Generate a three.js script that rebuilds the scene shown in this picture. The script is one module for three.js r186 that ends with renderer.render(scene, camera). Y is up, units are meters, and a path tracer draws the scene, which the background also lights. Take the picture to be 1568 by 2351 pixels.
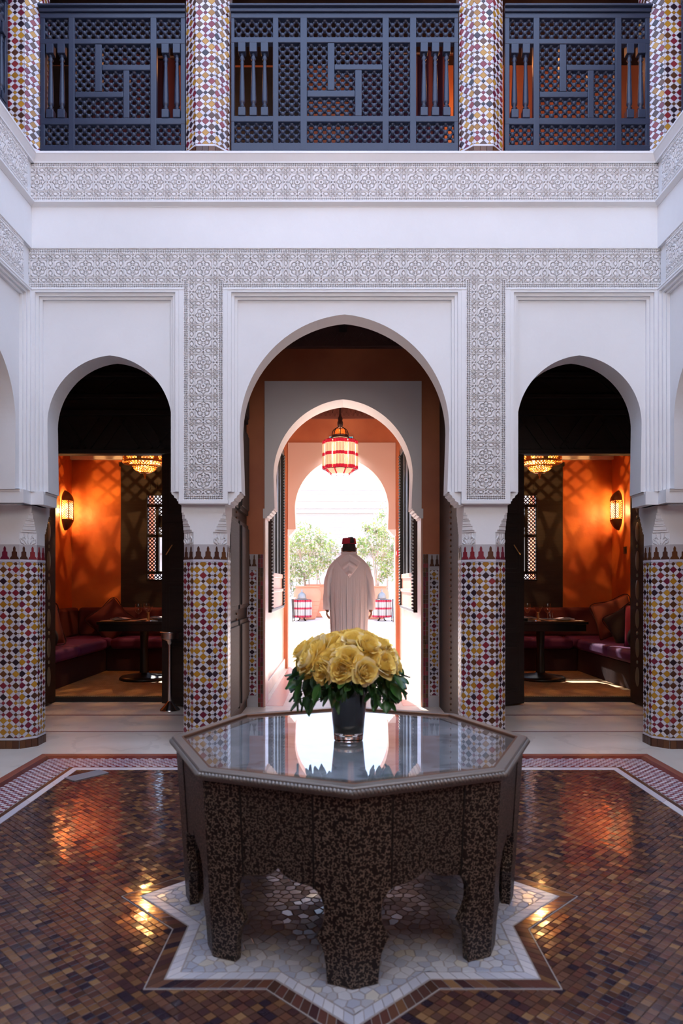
import * as THREE from 'three';
import { RoundedBoxGeometry } from 'three/addons/geometries/RoundedBoxGeometry.js';
import { MarchingCubes } from 'three/addons/objects/MarchingCubes.js';

// ------------------------------------------------------------------ camera, sky, exposure
const W = 1568, H = 2351, FOCAL = 1612, CX = 778, CY = 1343, EYE = 1.25, CAMX = -0.043;
const scene = new THREE.Scene();
const camera = new THREE.PerspectiveCamera(2 * Math.atan(H / 2 / FOCAL) * 180 / Math.PI, W / H, 0.05, 120);
camera.position.set(CAMX, EYE, 0);
camera.setViewOffset(W, H, W / 2 - CX, H / 2 - CY, W, H);      // a level camera whose lens is shifted up
camera.focus = 6.6; camera.userData.fStop = 3.2;
scene.background = new THREE.Color().setRGB(0.65, 0.84, 1.25);   // an even, slightly blue overcast sky
scene.backgroundIntensity = 1.0;
const sun = new THREE.DirectionalLight(new THREE.Color().setRGB(1, 0.93, 0.84), 8);            // a high sun beyond the garden; it reaches no court surface in view
sun.position.set(-14, 46, -65); sun.target.position.set(0, 0, -10); sun.castShadow = true; sun.shadow.radius = 2;
Object.assign(sun.shadow.camera, { left: -16, right: 16, top: 26, bottom: -16, near: 1, far: 140 }); sun.shadow.mapSize.set(4096, 4096);
scene.add(sun, sun.target);
const renderer = new THREE.WebGLRenderer({ antialias: true });
renderer.toneMapping = THREE.LinearToneMapping;
renderer.toneMappingExposure = 2.95;
renderer.shadowMap.enabled = true;

// ------------------------------------------------------------------ helpers
const PI = Math.PI, sin = Math.sin, cos = Math.cos, abs = Math.abs, min = Math.min, max = Math.max, sqrt = Math.sqrt;
const V = (x, y, z) => new THREE.Vector3(x, y, z);
const lerp = (a, b, t) => a + (b - a) * t, clamp = (x, a, b) => max(a, min(b, x));
const sstep = (a, b, x) => { const t = clamp((x - a) / (b - a), 0, 1); return t * t * (3 - 2 * t); };
const rng = (seed) => () => { seed = (seed + 0x6d2b79f5) | 0; let t = Math.imul(seed ^ (seed >>> 15), 1 | seed); t = (t + Math.imul(t ^ (t >>> 7), 61 | t)) ^ t; return ((t ^ (t >>> 14)) >>> 0) / 4294967296; };
const counts = {};
function numbered(n) { const k = counts[n] = (counts[n] ?? -1) + 1; return k ? n + '_' + String(k).padStart(3, '0') : n; }
function shade(o) { o.traverse((m) => { if (m.isMesh) { m.castShadow = true; m.receiveShadow = true; } }); return o; }
function tag(o, label, category, group, kind) {
  if (label) o.userData.label = label;
  if (category) o.userData.category = category;
  if (group) o.userData.group = group;
  if (kind) o.userData.kind = kind;
  return o;
}
function thing(name, label, category, pos = [0, 0, 0], turn = 0, group, kind) {
  const o = new THREE.Group(); o.name = numbered(name); scene.add(o);
  o.position.set(...pos); o.rotation.y = turn;
  return tag(o, label, category, group, kind);
}
function structure(name, label, category) { const o = new THREE.Group(); o.name = name; counts[name] = counts[name] ?? 0; scene.add(o); return tag(o, label, category, null, 'structure'); }
// joins geometries into one; uv becomes metres on the plane each face lies in
function join(list, keepUV = false) {
  list = [].concat(list).filter(Boolean);
  let n = 0; const gs = list.map((g) => { const h = g.index ? g.toNonIndexed() : g; if (!h.attributes.normal) h.computeVertexNormals(); n += h.attributes.position.count; return h; });
  const p = new Float32Array(n * 3), q = new Float32Array(n * 3), u = new Float32Array(n * 2), hasC = gs.some((g) => g.attributes.color), c = hasC ? new Float32Array(n * 3).fill(1) : null;
  let at = 0;
  for (const g of gs) {
    p.set(g.attributes.position.array, at * 3); q.set(g.attributes.normal.array, at * 3);
    if (keepUV && g.attributes.uv) u.set(g.attributes.uv.array, at * 2);
    if (hasC && g.attributes.color) c.set(g.attributes.color.array, at * 3);
    at += g.attributes.position.count;
  }
  if (!keepUV) for (let i = 0; i < n; i++) {
    const X = p[i * 3], Y = p[i * 3 + 1], Z = p[i * 3 + 2], a = abs(q[i * 3]), b = abs(q[i * 3 + 1]), d = abs(q[i * 3 + 2]);
    if (b > a && b > d) { u[i * 2] = X; u[i * 2 + 1] = Z; } else if (a > d) { u[i * 2] = Z; u[i * 2 + 1] = Y; } else { u[i * 2] = X; u[i * 2 + 1] = Y; }
  }
  const g = new THREE.BufferGeometry();
  g.setAttribute('position', new THREE.BufferAttribute(p, 3)); g.setAttribute('normal', new THREE.BufferAttribute(q, 3)); g.setAttribute('uv', new THREE.BufferAttribute(u, 2));
  if (hasC) g.setAttribute('color', new THREE.BufferAttribute(c, 3));
  return g;
}
function part(name, geos, mat, parent, opt = {}) {
  const m = new THREE.Mesh(opt.raw ? geos : join(geos, opt.keepUV), mat); m.name = opt.top ? numbered(name) : name; parent.add(m);
  if (opt.at) m.position.set(...opt.at);
  if (opt.label) m.userData.label = opt.label;
  if (opt.stuff) m.userData.kind = 'stuff';
  return m;
}
const mv = (g, x, y, z) => g.translate(x, y, z);
function bx(w, h, d, x = 0, y = 0, z = 0, r = 0) {
  const g = r > 0 ? new RoundedBoxGeometry(w, h, d, 1, min(r, w / 2.1, h / 2.1, d / 2.1)) : new THREE.BoxGeometry(w, h, d);
  return g.translate(x, y, z);
}
const span = (x0, x1, y0, y1, z0, z1, r = 0) => bx(abs(x1 - x0), abs(y1 - y0), abs(z1 - z0), (x0 + x1) / 2, (y0 + y1) / 2, (z0 + z1) / 2, r);
const cyl = (r1, r2, h, x = 0, y = 0, z = 0, n = 20, open = false) => new THREE.CylinderGeometry(r1, r2, h, n, 1, open).translate(x, y, z);
const ball = (r, x = 0, y = 0, z = 0, n = 14, sy = 1) => new THREE.SphereGeometry(r, n, max(6, n * 0.7 | 0)).scale(1, sy, 1).translate(x, y, z);
const lathe = (pts, n = 32) => new THREE.LatheGeometry(pts.map(([r, y]) => new THREE.Vector2(max(r, 1e-4), y)), n);
function rod(a, b, r, n = 6, r2 = r) {
  const d = V(...b).sub(V(...a)), L = d.length();
  return new THREE.CylinderGeometry(r2, r, L, n, 1).translate(0, L / 2, 0).applyQuaternion(new THREE.Quaternion().setFromUnitVectors(V(0, 1, 0), d.normalize())).translate(...a);
}
const tube = (pts, r, seg = 24, n = 6) => new THREE.TubeGeometry(new THREE.CatmullRomCurve3(pts.map((p) => V(...p))), seg, r, n);
function poly(pts) { const s = new THREE.Shape(); pts.forEach(([x, y], i) => (i ? s.lineTo(x, y) : s.moveTo(x, y))); s.closePath(); return s; }
const extr = (shape, depth, bevel = 0, curve = 12) => new THREE.ExtrudeGeometry(shape, { depth, bevelEnabled: bevel > 0, bevelSize: bevel, bevelThickness: bevel, bevelOffset: -bevel, bevelSegments: 1, curveSegments: curve });
// profile [[out, up], ...] swept along x from x0 to x1
function runProfile(pts, x0, x1) { return extr(poly(pts.map(([a, b]) => [-a, b])), x1 - x0).rotateY(PI / 2).translate(x0, 0, 0); }
function grid(nu, nv, f, closeU = false) {
  const P = [], I = [], UVs = [];
  for (let j = 0; j <= nv; j++) for (let i = 0; i <= nu; i++) { const p = f(i / nu, j / nv); P.push(p[0], p[1], p[2]); UVs.push(i / nu, j / nv); }
  for (let j = 0; j < nv; j++) for (let i = 0; i < nu; i++) { const a = j * (nu + 1) + i, b = a + 1, c = a + nu + 1, d = c + 1; I.push(a, b, d, a, d, c); }
  const g = new THREE.BufferGeometry(); g.setAttribute('position', new THREE.Float32BufferAttribute(P, 3)); g.setAttribute('uv', new THREE.Float32BufferAttribute(UVs, 2)); g.setIndex(I); g.computeVertexNormals();
  if (closeU) { const n = g.attributes.normal; for (let j = 0; j <= nv; j++) { const a = j * (nu + 1), b = a + nu; const s = V(n.getX(a) + n.getX(b), n.getY(a) + n.getY(b), n.getZ(a) + n.getZ(b)).normalize(); n.setXYZ(a, s.x, s.y, s.z); n.setXYZ(b, s.x, s.y, s.z); } }
  return g;
}
// ---- flat tiles: polygon prism with a bevelled top, mapped by o + x ex + y ey + z ez
const frame = (o, ex, ey, ez) => new THREE.Matrix4().makeBasis(ex, ey, ez).setPosition(o);
function insetPoly(p, d) {
  const n = p.length, out = [];
  for (let i = 0; i < n; i++) {
    const a = p[(i + n - 1) % n], b = p[i], c = p[(i + 1) % n];
    let ux = b[0] - a[0], uy = b[1] - a[1], vx = c[0] - b[0], vy = c[1] - b[1]; const lu = Math.hypot(ux, uy) || 1, lv = Math.hypot(vx, vy) || 1; ux /= lu; uy /= lu; vx /= lv; vy /= lv;
    const nx = -uy - vy, ny = ux + vx, k = d / max(0.35, 1 + (ux * vx + uy * vy)); out.push([b[0] + nx * k, b[1] + ny * k]);
  }
  return out;
}
function polyArea(p) { let s = 0; for (let i = 0; i < p.length; i++) { const a = p[i], b = p[(i + 1) % p.length]; s += a[0] * b[1] - a[1] * b[0]; } return s / 2; }
function tileGeo(p, h, bev, tilt = [0, 0]) {
  if (polyArea(p) < 0) p = p.slice().reverse();
  const q = insetPoly(p, bev), n = p.length, P = [];
  const cx = p.reduce((s, a) => s + a[0], 0) / n, cy = p.reduce((s, a) => s + a[1], 0) / n, hz = (a) => h + (a[0] - cx) * tilt[0] + (a[1] - cy) * tilt[1];
  const t = (a, az, b, bz, c, cz) => P.push(a[0], a[1], az, b[0], b[1], bz, c[0], c[1], cz);
  for (let i = 0; i < n; i++) { const j = (i + 1) % n; const zi = hz(p[i]) - bev * 0.6, zj = hz(p[j]) - bev * 0.6;
    t(p[i], 0, p[j], 0, p[j], zj); t(p[i], 0, p[j], zj, p[i], zi);
    t(p[i], zi, p[j], zj, q[j], hz(q[j])); t(p[i], zi, q[j], hz(q[j]), q[i], hz(q[i])); }
  for (let i = 1; i < n - 1; i++) t(q[0], hz(q[0]), q[i], hz(q[i]), q[i + 1], hz(q[i + 1]));
  const g = new THREE.BufferGeometry(); g.setAttribute('position', new THREE.Float32BufferAttribute(P, 3)); g.computeVertexNormals(); return g;
}
function clipHalf(p, a, b, c) { // keeps a x + b y <= c
  const out = [];
  for (let i = 0; i < p.length; i++) { const s = p[i], e = p[(i + 1) % p.length], ds = a * s[0] + b * s[1] - c, de = a * e[0] + b * e[1] - c;
    if (ds <= 0) out.push(s); if ((ds < 0 && de > 0) || (ds > 0 && de < 0)) { const t = ds / (ds - de); out.push([lerp(s[0], e[0], t), lerp(s[1], e[1], t)]); } }
  return out;
}
const clipRect = (p, x0, x1, y0, y1) => { for (const [a, b, c] of [[-1, 0, -x0], [1, 0, x1], [0, -1, -y0], [0, 1, y1]]) { p = clipHalf(p, a, b, c); if (p.length < 3) return null; } return p; };
function paint(g, c) { const n = g.attributes.position.count, a = new Float32Array(n * 3); for (let i = 0; i < n; i++) { a[i * 3] = c.r; a[i * 3 + 1] = c.g; a[i * 3 + 2] = c.b; } g.setAttribute('color', new THREE.BufferAttribute(a, 3)); return g; }

// ---- textures
function noiseField(size, seed, f0, oct) {
  const out = new Float32Array(size * size); let amp = 1, tot = 0;
  for (let o = 0, f = f0; o < oct; o++, f *= 2, amp *= 0.5) {
    const r = rng(seed + o * 17), L = new Float32Array(f * f).map(() => r()); tot += amp;
    for (let y = 0; y < size; y++) for (let x = 0; x < size; x++) {
      const fx = x / size * f, fy = y / size * f, ix = fx | 0, iy = fy | 0, a = fx - ix, b = fy - iy, sa = a * a * (3 - 2 * a), sb = b * b * (3 - 2 * b), jx = (ix + 1) % f, jy = (iy + 1) % f;
      out[y * size + x] += amp * lerp(lerp(L[iy * f + ix], L[iy * f + jx], sa), lerp(L[jy * f + ix], L[jy * f + jx], sa), sb);
    }
  }
  for (let i = 0; i < out.length; i++) out[i] /= tot;
  return out;
}
function tex(size, fn, srgb = true, rep = 1) {
  const d = new Uint8Array(size * size * 4);
  for (let y = 0; y < size; y++) for (let x = 0; x < size; x++) { const c = fn(x, y), i = (y * size + x) * 4; d[i] = clamp(c[0], 0, 255); d[i + 1] = clamp(c[1] ?? c[0], 0, 255); d[i + 2] = clamp(c[2] ?? c[0], 0, 255); d[i + 3] = 255; }
  const t = new THREE.DataTexture(d, size, size); t.wrapS = t.wrapT = THREE.RepeatWrapping; t.magFilter = THREE.LinearFilter; t.minFilter = THREE.LinearMipmapLinearFilter; t.repeat.set(rep, rep);
  if (srgb) t.colorSpace = THREE.SRGBColorSpace; t.needsUpdate = true; return t;
}
const N1 = noiseField(512, 3, 4, 7), N2 = noiseField(512, 91, 16, 5), N3 = noiseField(512, 51, 3, 4);
const at2 = (N, x, y, s = 512) => N[((y % s + s) % s | 0) * s + ((x % s + s) % s | 0)];
const greyBump = tex(512, (x, y) => [at2(N2, x, y) * 160 + at2(N1, x, y) * 90], false, 1 / 0.8);
const fineBump = tex(512, (x, y) => [at2(N2, x * 3, y * 3) * 255], false, 1 / 0.25);

const std = (color, roughness = 0.8, o = {}) => new THREE.MeshStandardMaterial({ color, roughness, side: THREE.DoubleSide, ...o });
const phys = (color, roughness = 0.5, o = {}) => new THREE.MeshPhysicalMaterial({ color, roughness, side: THREE.DoubleSide, ...o });
const lin = (r, g, b) => new THREE.Color().setRGB(r, g, b);
const M = {
  plaster: std(lin(0.84, 0.84, 0.85), 0.75, { map: tex(512, (x, y) => { const v = 247 + (at2(N1, x, y) - 0.5) * 16; return [v, v, v + 1]; }, true, 1 / 2.2), bumpMap: greyBump, bumpScale: 0.0015 }),
  carved: std(lin(0.79, 0.77, 0.775), 0.85, { bumpMap: fineBump, bumpScale: 0.0006 }),
  dimPlaster: std(lin(0.86, 0.84, 0.86), 0.6, { bumpMap: greyBump, bumpScale: 0.001 }),
  orange: std(0xffffff, 0.42, { map: tex(512, (x, y) => { const v = at2(N1, x, y) - 0.5, w = at2(N3, x + 90, y) - 0.5; return [190 + v * 44 + w * 34, 112 + v * 44 + w * 28, 74 + v * 34 + w * 14]; }, true, 1 / 1.7), bumpMap: greyBump, bumpScale: 0.002 }),
  roomOrange: std(0xffffff, 0.55, { map: tex(512, (x, y) => { const v = at2(N1, x, y) - 0.5, w = at2(N3, x, y) - 0.5; return [205 + v * 60 + w * 40, 112 + v * 60 + w * 30, 50 + v * 36]; }, true, 1 / 1.5), bumpMap: greyBump, bumpScale: 0.004 }),
  hall: std(0xffffff, 0.24, { map: tex(512, (x, y) => { const v = at2(N1, x, y) - 0.5, w = at2(N3, x, y) - 0.5; return [226 + v * 26 + w * 16, 176 + v * 34 + w * 18, 156 + v * 30]; }, true, 1 / 1.6), bumpMap: greyBump, bumpScale: 0.0008 }),
  marble: std(0xffffff, 0.3, { map: tex(512, (x, y) => { const v = at2(N1, x, y) - 0.5, w = abs(at2(N3, x + at2(N1, x, y) * 90, y) - 0.5); const k = w < 0.03 ? -10 : 0; return [230 + v * 30 + k, 220 + v * 32 + k, 209 + v * 36 + k]; }, true, 1 / 1.3), bumpMap: greyBump, bumpScale: 0.0006 }),
  wood: std(0xffffff, 0.6, { map: tex(512, (x, y) => { const g = at2(N1, x * 0.35, y * 5) - 0.5, h = at2(N2, x, y * 7) - 0.5; return [36 + g * 28 + h * 12, 28 + g * 22 + h * 10, 26 + g * 20 + h * 9]; }, true, 1 / 0.9), bumpMap: tex(512, (x, y) => [at2(N2, x * 0.5, y * 6) * 255], false, 1 / 0.6), bumpScale: 0.001 }),
  navy: std(lin(0.022, 0.029, 0.058), 0.4, { bumpMap: fineBump, bumpScale: 0.0004 }),
  grout: std(lin(0.44, 0.36, 0.34), 0.9, { bumpMap: fineBump, bumpScale: 0.0008 }),
  whiteGrout: std(lin(0.46, 0.43, 0.44), 0.85),
  vc: std(0xffffff, 0.3, { vertexColors: true }),
  black: std(lin(0.012, 0.011, 0.011), 0.35),
  chrome: std(lin(0.82, 0.80, 0.78), 0.16, { metalness: 1 }),
  brass: std(lin(0.70, 0.44, 0.17), 0.3, { metalness: 1 }),
  copper: std(lin(0.20, 0.10, 0.06), 0.42, { metalness: 0.8 }),
  glass: phys(0xffffff, 0.02, { transmission: 1, thickness: 0, ior: 1.5 }),
};
const glaze = (c, r = 0.28) => std(c, r, { bumpMap: fineBump, bumpScale: 0.00008 });
const Z = { // glazed tile colours
  mustard: [glaze(0xa9781f), glaze(0x9a6a1c), glaze(0xb4842c)], brown: [glaze(0x54301c), glaze(0x4a2b1f), glaze(0x633c20)],
  maroon: [glaze(0x7a2130), glaze(0x6b1d33), glaze(0x852a30)], plum: [glaze(0x33202a), glaze(0x2a1c26)],
  white: [glaze(0xcfccd6, 0.32), glaze(0xc4c1cd, 0.32), glaze(0xd8d4da, 0.32)],
};
const pick = (r, a) => a[(r() * a.length) | 0];
const zellColor = (r) => { const k = r(); return pick(r, k < 0.34 ? Z.mustard : k < 0.62 ? Z.brown : k < 0.88 ? Z.maroon : Z.plum); };
// ------------------------------------------------------------------ the courtyard shell
// carved plaster: a strap pattern of rosettes in square cells, cut as real relief
const U = 0.1778, DEEP = 0.021;
function relief(u, v) {
  const x = abs(u - Math.round(u)), y = abs(v - Math.round(v)), r = Math.hypot(x, y), th = Math.atan2(y, x), s2 = abs(sin(2 * th)); let h = 1;
  const cut = (d, w = 0.010, floor = 0) => { h = min(h, floor + (1 - floor) * sstep(-w, w, d)); };           // d < 0 inside the cut
  const R = 0.262 + 0.046 * abs(cos(4 * th));                                  // eight-lobed outline of the rosette
  if (s2 > 0.22) cut(abs(r - R) - 0.0145);
  cut(max(x, y) - 0.036);                                                     // heart of the rosette
  for (const [m, n] of [[x, y], [y, x]]) {
    if (n > 0.075 && n < 0.235) cut(abs(m - 0.078 - 0.10 * (n - 0.1)) - 0.010, 0.008, 0.15);   // flared bars of the cross
    for (const [a, b] of [[0.034, 0.125], [0.04, 0.20]]) cut(Math.hypot(m - a, n - b) - 0.019, 0.008);
    cut(abs(m) + abs(n - 0.440) - 0.040, 0.010); cut(abs(m) + abs(n - 0.345) - 0.034, 0.010);  // small lozenges on the axes
    { const dx = abs(m - 0.215) / 0.125, dy = abs(n - 0.5) / 0.075, e = dx ** 1.25 + dy ** 2; cut((abs(e - 0.92) - 0.17) * 0.045, 0.008); }   // pointed almonds between the rosettes
    cut(min(abs(n - 0.345), abs(n - 0.405)) - 0.006, 0.006, 0.5);                  // fine lines along the straps
    cut(max(abs(m - 0.362) - 0.013, abs(abs(n - 0.5) - 0.055) - 0.02), 0.008);
  }
  cut(max(max(x, y) - 0.338, (0.592 - x - y) * 0.8));                          // corner spandrels
  { const dx = 0.5 - x, dy = 0.5 - y; if (dx < 0.095 && dy < 0.095) cut((abs(dx - dy) - 0.026) * 0.7, 0.010); }
  return h;
}
const weave = (u, v) => { const p = cos(PI * (u + v) / 0.078) * cos(PI * (u - v) / 0.078); return 1 - sstep(0.02, 0.45, p); };
function carvedTile(x0, x1, y0, y1, f, n = 72) {
  const nx = Math.round((x1 - x0) * n), ny = Math.round((y1 - y0) * n);
  return grid(nx, ny, (a, b) => { const u = lerp(x0, x1, a), v = lerp(y0, y1, b); return [u * U, v * U, (f(u, v) - 1) * DEEP]; });
}
const friezeF = (u, v) => (abs(v) < 0.625 ? relief(u, v) : abs(v) < 0.65 || abs(v) > 0.825 ? 1 : weave(u, v));
const bandF = (u, v) => friezeF(v, u);
const endF = (u, v) => (v < -0.65 ? (v < -0.825 || abs(u) > 0.825 ? 1 : weave(u, v)) : v < -0.625 ? 1 : bandF(u, v));
const G_frieze = carvedTile(-0.5, 0.5, -0.845, 0.845, friezeF);
const G_friezeT = carvedTile(-0.5, 0.5, -0.5, 0.845, friezeF);
const G_friezeS = [1, -1].map((s) => carvedTile(-0.5, 0.5, -0.845, 0.845, (u, v) => (v < -0.5 && s * u < -0.155 ? 0 : friezeF(u, v))));
const G_band = carvedTile(-0.845, 0.845, -0.5, 0.5, bandF);
const G_bandEnd = carvedTile(-0.845, 0.845, -0.845, 0.5, endF);

const HALF = 2.364, BACK = 5.30;              // half width of the court; distance of its far wall
function archPts(c, w, spring, foot, wFoot, n = 24) { // from the left foot over the pointed crown to the right foot
  const k = 0.1 * w, R = w + k, a1 = Math.acos(k / R), L = [];
  for (let i = 0; i <= n; i++) { const a = a1 * i / n; L.push([w - R + R * cos(a), spring + R * sin(a)]); }    // right springing up to the crown
  const right = [[wFoot, foot], ...L], left = right.slice(0, -1).map(([x, y]) => [-x, y]);
  return [...left, ...right.reverse()].map(([x, y]) => [c + x, y]);
}
function archPanel(x0, x1, top, c, w, spring, foot, wFoot, depth) {
  return extr(poly([[x0, foot], ...archPts(c, w, spring, foot, wFoot), [x1, foot], [x1, top], [x0, top]]), depth);
}
// stepped corbel under an arch jamb: s = +1 steps back towards +x going down
function corbel(x, s, y, z0, z1) {
  const p = [[0, 0.1], [0.012, 0.1], [0.012, 0.082], [0.03, 0.07], [0.034, 0.055], [0.052, 0.045], [0.055, 0.03], [0.078, 0.018], [0.082, 0], [0.12, 0], [0.12, 0.1]];
  return extr(poly(p.map(([a, b]) => [x + s * a, y + b])), z1 - z0).translate(0, 0, z0);
}
const frameStrips = (x0, x1, y1, yFoot) => { // stepped moulding round a recessed panel, open at the foot
  const out = [];
  [[0.026, 0.002], [0.022, -0.018], [0.02, -0.038]].reduce((off, [w, z]) => {
    out.push(span(x0 + off, x0 + off + w, yFoot, y1 - off - w, -0.2, z), span(x1 - off - w, x1 - off, yFoot, y1 - off - w, -0.2, z), span(x0 + off, x1 - off, y1 - off - w, y1 - off, -0.2, z, 0));
    return off + w;
  }, 0);
  return out;
};
function facade(name, label, L, carvedFrom, carvedTo, pos, turn) {
  const o = structure(name, label, 'wall'); o.position.set(...pos); o.rotation.y = turn;
  const c = (1.25 + L) / 2, wS = (L - 1.25) / 2 - 0.13;
  // arches and panels
  part('arch_panel', archPanel(-0.9, 0.9, 3.5, 0, 0.80, 2.439, 1.955, 0.785, 0.2).translate(0, 0, -0.26), M.plaster, o);
  for (const s of [-1, 1]) {
    const cx = L < 2.4 ? 1.793 : c, w = L < 2.4 ? 0.475 : wS;
    part('arch_panel', archPanel(min(s * 0.9 * 1.36, s * L), max(s * 0.9 * 1.36, s * L), 3.5, s * cx, w, 3.002 - 1.095 * w, 1.955, w - 0.008, 0.2).translate(0, 0, -0.26), M.plaster, o);
    part('corbel', [corbel(s * 0.785, s, 1.858, -0.262, -0.03), corbel(s * (cx - w + 0.008), -s, 1.858, -0.262, -0.03), corbel(s * (cx + w - 0.008), s, 1.858, -0.262, -0.03)], M.plaster, o);
    part('moulding', [...frameStrips(s < 0 ? -L : 1.252, s < 0 ? -1.252 : L, 3.487, 1.955)], M.plaster, o);
    part('pilaster_core', [span(s * 1.067 - 0.185, s * 1.067 + 0.185, 1.875, 3.5, -0.26, -DEEP - 0.001), span(s * 1.067 - 0.185, s * 1.067 - 0.149, 1.875, 3.49, -0.1, 0.004, 0.003), span(s * 1.067 + 0.149, s * 1.067 + 0.185, 1.875, 3.49, -0.1, 0.004, 0.003), span(s * 1.067 - 0.187, s * 1.067 + 0.187, 1.862, 1.893, -0.26, 0.006, 0.003)], M.plaster, o);
  }
  part('corner_block', [-1, 1].map((s) => span(s * (L < 2.4 ? 2.275 : 2.41), s * (L + 0.09), 1.858, 1.957, -0.255, -0.006)), M.plaster, o);
  part('moulding', frameStrips(-0.882, 0.882, 3.487, 1.955), M.plaster, o);
  part('frieze_core', [span(-L - 0.2, L + 0.2, 3.478, 3.80, -0.26, -DEEP - 0.001), span(-L - 0.2, L + 0.2, 4.10, 4.44, -0.26, 0.03 - DEEP - 0.001)], M.plaster, o);
  part('white_band', [span(-L - 0.2, L + 0.2, 3.789, 4.125, -0.26, 0.004, 0.003)], M.plaster, o);
  part('frieze_trim', [span(-L - 0.1, -1.215, 3.476, 3.491, -0.05, 0.006, 0.003), span(-0.919, 0.919, 3.476, 3.491, -0.05, 0.006, 0.003), span(1.215, L + 0.1, 3.476, 3.491, -0.05, 0.006, 0.003), runProfile([[0, 4.098], [0.038, 4.122], [0.038, 4.134], [-0.1, 4.134], [-0.1, 4.098]], -L - 0.1, L + 0.1)], M.plaster, o);
  part('ledge', runProfile([[-0.1, 4.415], [0.034, 4.415], [0.036, 4.428], [0.046, 4.446], [0.058, 4.466], [0.064, 4.472], [0.064, 4.486], [0.06, 4.49], [-0.12, 4.49], [-0.12, 4.59], [-0.7, 4.59], [-0.7, 4.42]], -L - 0.15, L + 0.15), M.plaster, o);
  // carved relief
  for (let k = -13; k <= 13; k++) {
    if (k * U < carvedFrom || k * U > carvedTo) continue;
    const T = abs(k) === 6, S = abs(k) === 5 || abs(k) === 7, out = abs(k) === 7 ? 0 : 1;
    part('carved_unit', T ? G_friezeT : S ? G_friezeS[(k > 0) === (out === 0) ? 0 : 1] : G_frieze, M.carved, o, { raw: true, at: [k * U, 3.640, 0] });
    part('carved_unit', G_frieze, M.carved, o, { raw: true, at: [k * U, 4.274, 0.03] });
  }
  for (const s of [-1, 1]) if (s * 1.067 > carvedFrom && s * 1.067 < carvedTo) for (let j = 1; j <= 9; j++) part('carved_unit', j === 9 ? G_bandEnd : G_band, M.carved, o, { raw: true, at: [s * 1.067, 3.640 - j * U, 0.001] });
  return o;
}
facade('wall_back', 'white plaster wall of three arches with carved friezes facing the camera', HALF, -9, 9, [0, 0, -BACK], 0);
const SL = 2.53, SZ = -(BACK - SL);
facade('wall_left', 'white plaster arcade wall along the left side of the court', SL, 1.7, 9, [-HALF, 0, SZ], PI / 2);
facade('wall_right', 'white plaster arcade wall along the right side of the court', SL, -9, -1.7, [HALF, 0, SZ], -PI / 2);
facade('wall_front', 'white plaster arcade wall on the near side of the court', HALF, 9, 9, [0, 0, SZ + SL], PI);

// ---- zellige cladding of one flat facet
const PP = 0.0955, QQ = 0.0886;
const diamond = (hx, hy) => [[hx, 0], [0, hy], [-hx, 0], [0, -hy]];
const kLarge = 0.0282, kSmall = 0.0158, TH = 0.0042;
const G_large = tileGeo(diamond(kLarge, kLarge * QQ / PP), TH, 0.0012);
function zellige(parent, m, w, v0, v1, r, single, acc, opt = {}) {
  const x0 = -w / 2 + 0.0008, x1 = w / 2 - 0.0008, nx = Math.ceil(w / PP) + 1, put = (g, c) => acc.push(paint(g.applyMatrix4(m), c));
  const ex = V(0, 0, 0), ey = V(0, 0, 0), ez = V(0, 0, 0); m.extractBasis(ex, ey, ez); const quat = new THREE.Quaternion().setFromRotationMatrix(new THREE.Matrix4().makeBasis(ex, ey, ez));
  for (let j = 0; j * QQ / 2 <= v1 - v0 + QQ; j++) {
    const y = v0 + j * QQ / 2;
    for (let i = -nx; i <= nx; i++) {
      const x = i * PP / 2, large = (i + j) % 2 === 0;
      const hx = large ? kLarge : kSmall, P = clipRect(diamond(hx, hx * QQ / PP).map(([a, b]) => [a + x, b + y]), x0, x1, v0, v1), mat = zellColor(r);
      if (P) {
        const full = abs(polyArea(P)) > 1.9 * hx * hx * QQ / PP;
        if (large && single && abs(polyArea(P)) > 0.5 * hx * hx) {
          if (full) { const t = part('diamond_tile', G_large, mat, parent, { raw: true }); t.position.copy(V(x, y, 0).applyMatrix4(m)); t.quaternion.copy(quat); } else part('diamond_tile', tileGeo(P, TH, 0.0012).applyMatrix4(m), mat, parent);
        } else put(tileGeo(P, TH, 0.001), mat.color);
      }
      if (large) for (const s of [-1, 1]) { // white oblongs on the two upper edges of each large diamond
        const cx = x + s * PP / 4, cy = y + QQ / 4, a = [PP / 4 * s * 0.37, QQ / 4 * 0.37], b = [-PP / 4 * s * 0.625, QQ / 4 * 0.625];
        const q = [[cx + a[0] + b[0], cy + a[1] + b[1]], [cx - a[0] + b[0], cy - a[1] + b[1]], [cx - a[0] - b[0], cy - a[1] - b[1]], [cx + a[0] - b[0], cy + a[1] - b[1]]];
        const K = clipRect(insetPoly(polyArea(q) < 0 ? q.reverse() : q, 0.0009), x0, x1, v0, v1);
        if (K && abs(polyArea(K)) > 2e-6) put(tileGeo(K, TH, 0.0009), pick(r, Z.white).color);
      }
    }
  }
}
const merlon = (w, h) => poly([[-w / 2, 0], [w / 2, 0], [w * 0.40, h * 0.16], [w * 0.28, h * 0.24], [w * 0.28, h * 0.58], [w * 0.13, h * 0.62], [w * 0.13, h * 0.86], [w * 0.05, h], [-w * 0.05, h], [-w * 0.13, h * 0.86], [-w * 0.13, h * 0.62], [-w * 0.28, h * 0.58], [-w * 0.28, h * 0.24], [-w * 0.40, h * 0.16]]);
const CS = 0.147, CC = 0.0935, AF = CS + 2 * CC;
const octagon = (half, ch) => [[half - ch, half], [half, half - ch], [half, -half + ch], [half - ch, -half], [-half + ch, -half], [-half, -half + ch], [-half, half - ch], [-half + ch, half]];
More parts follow.
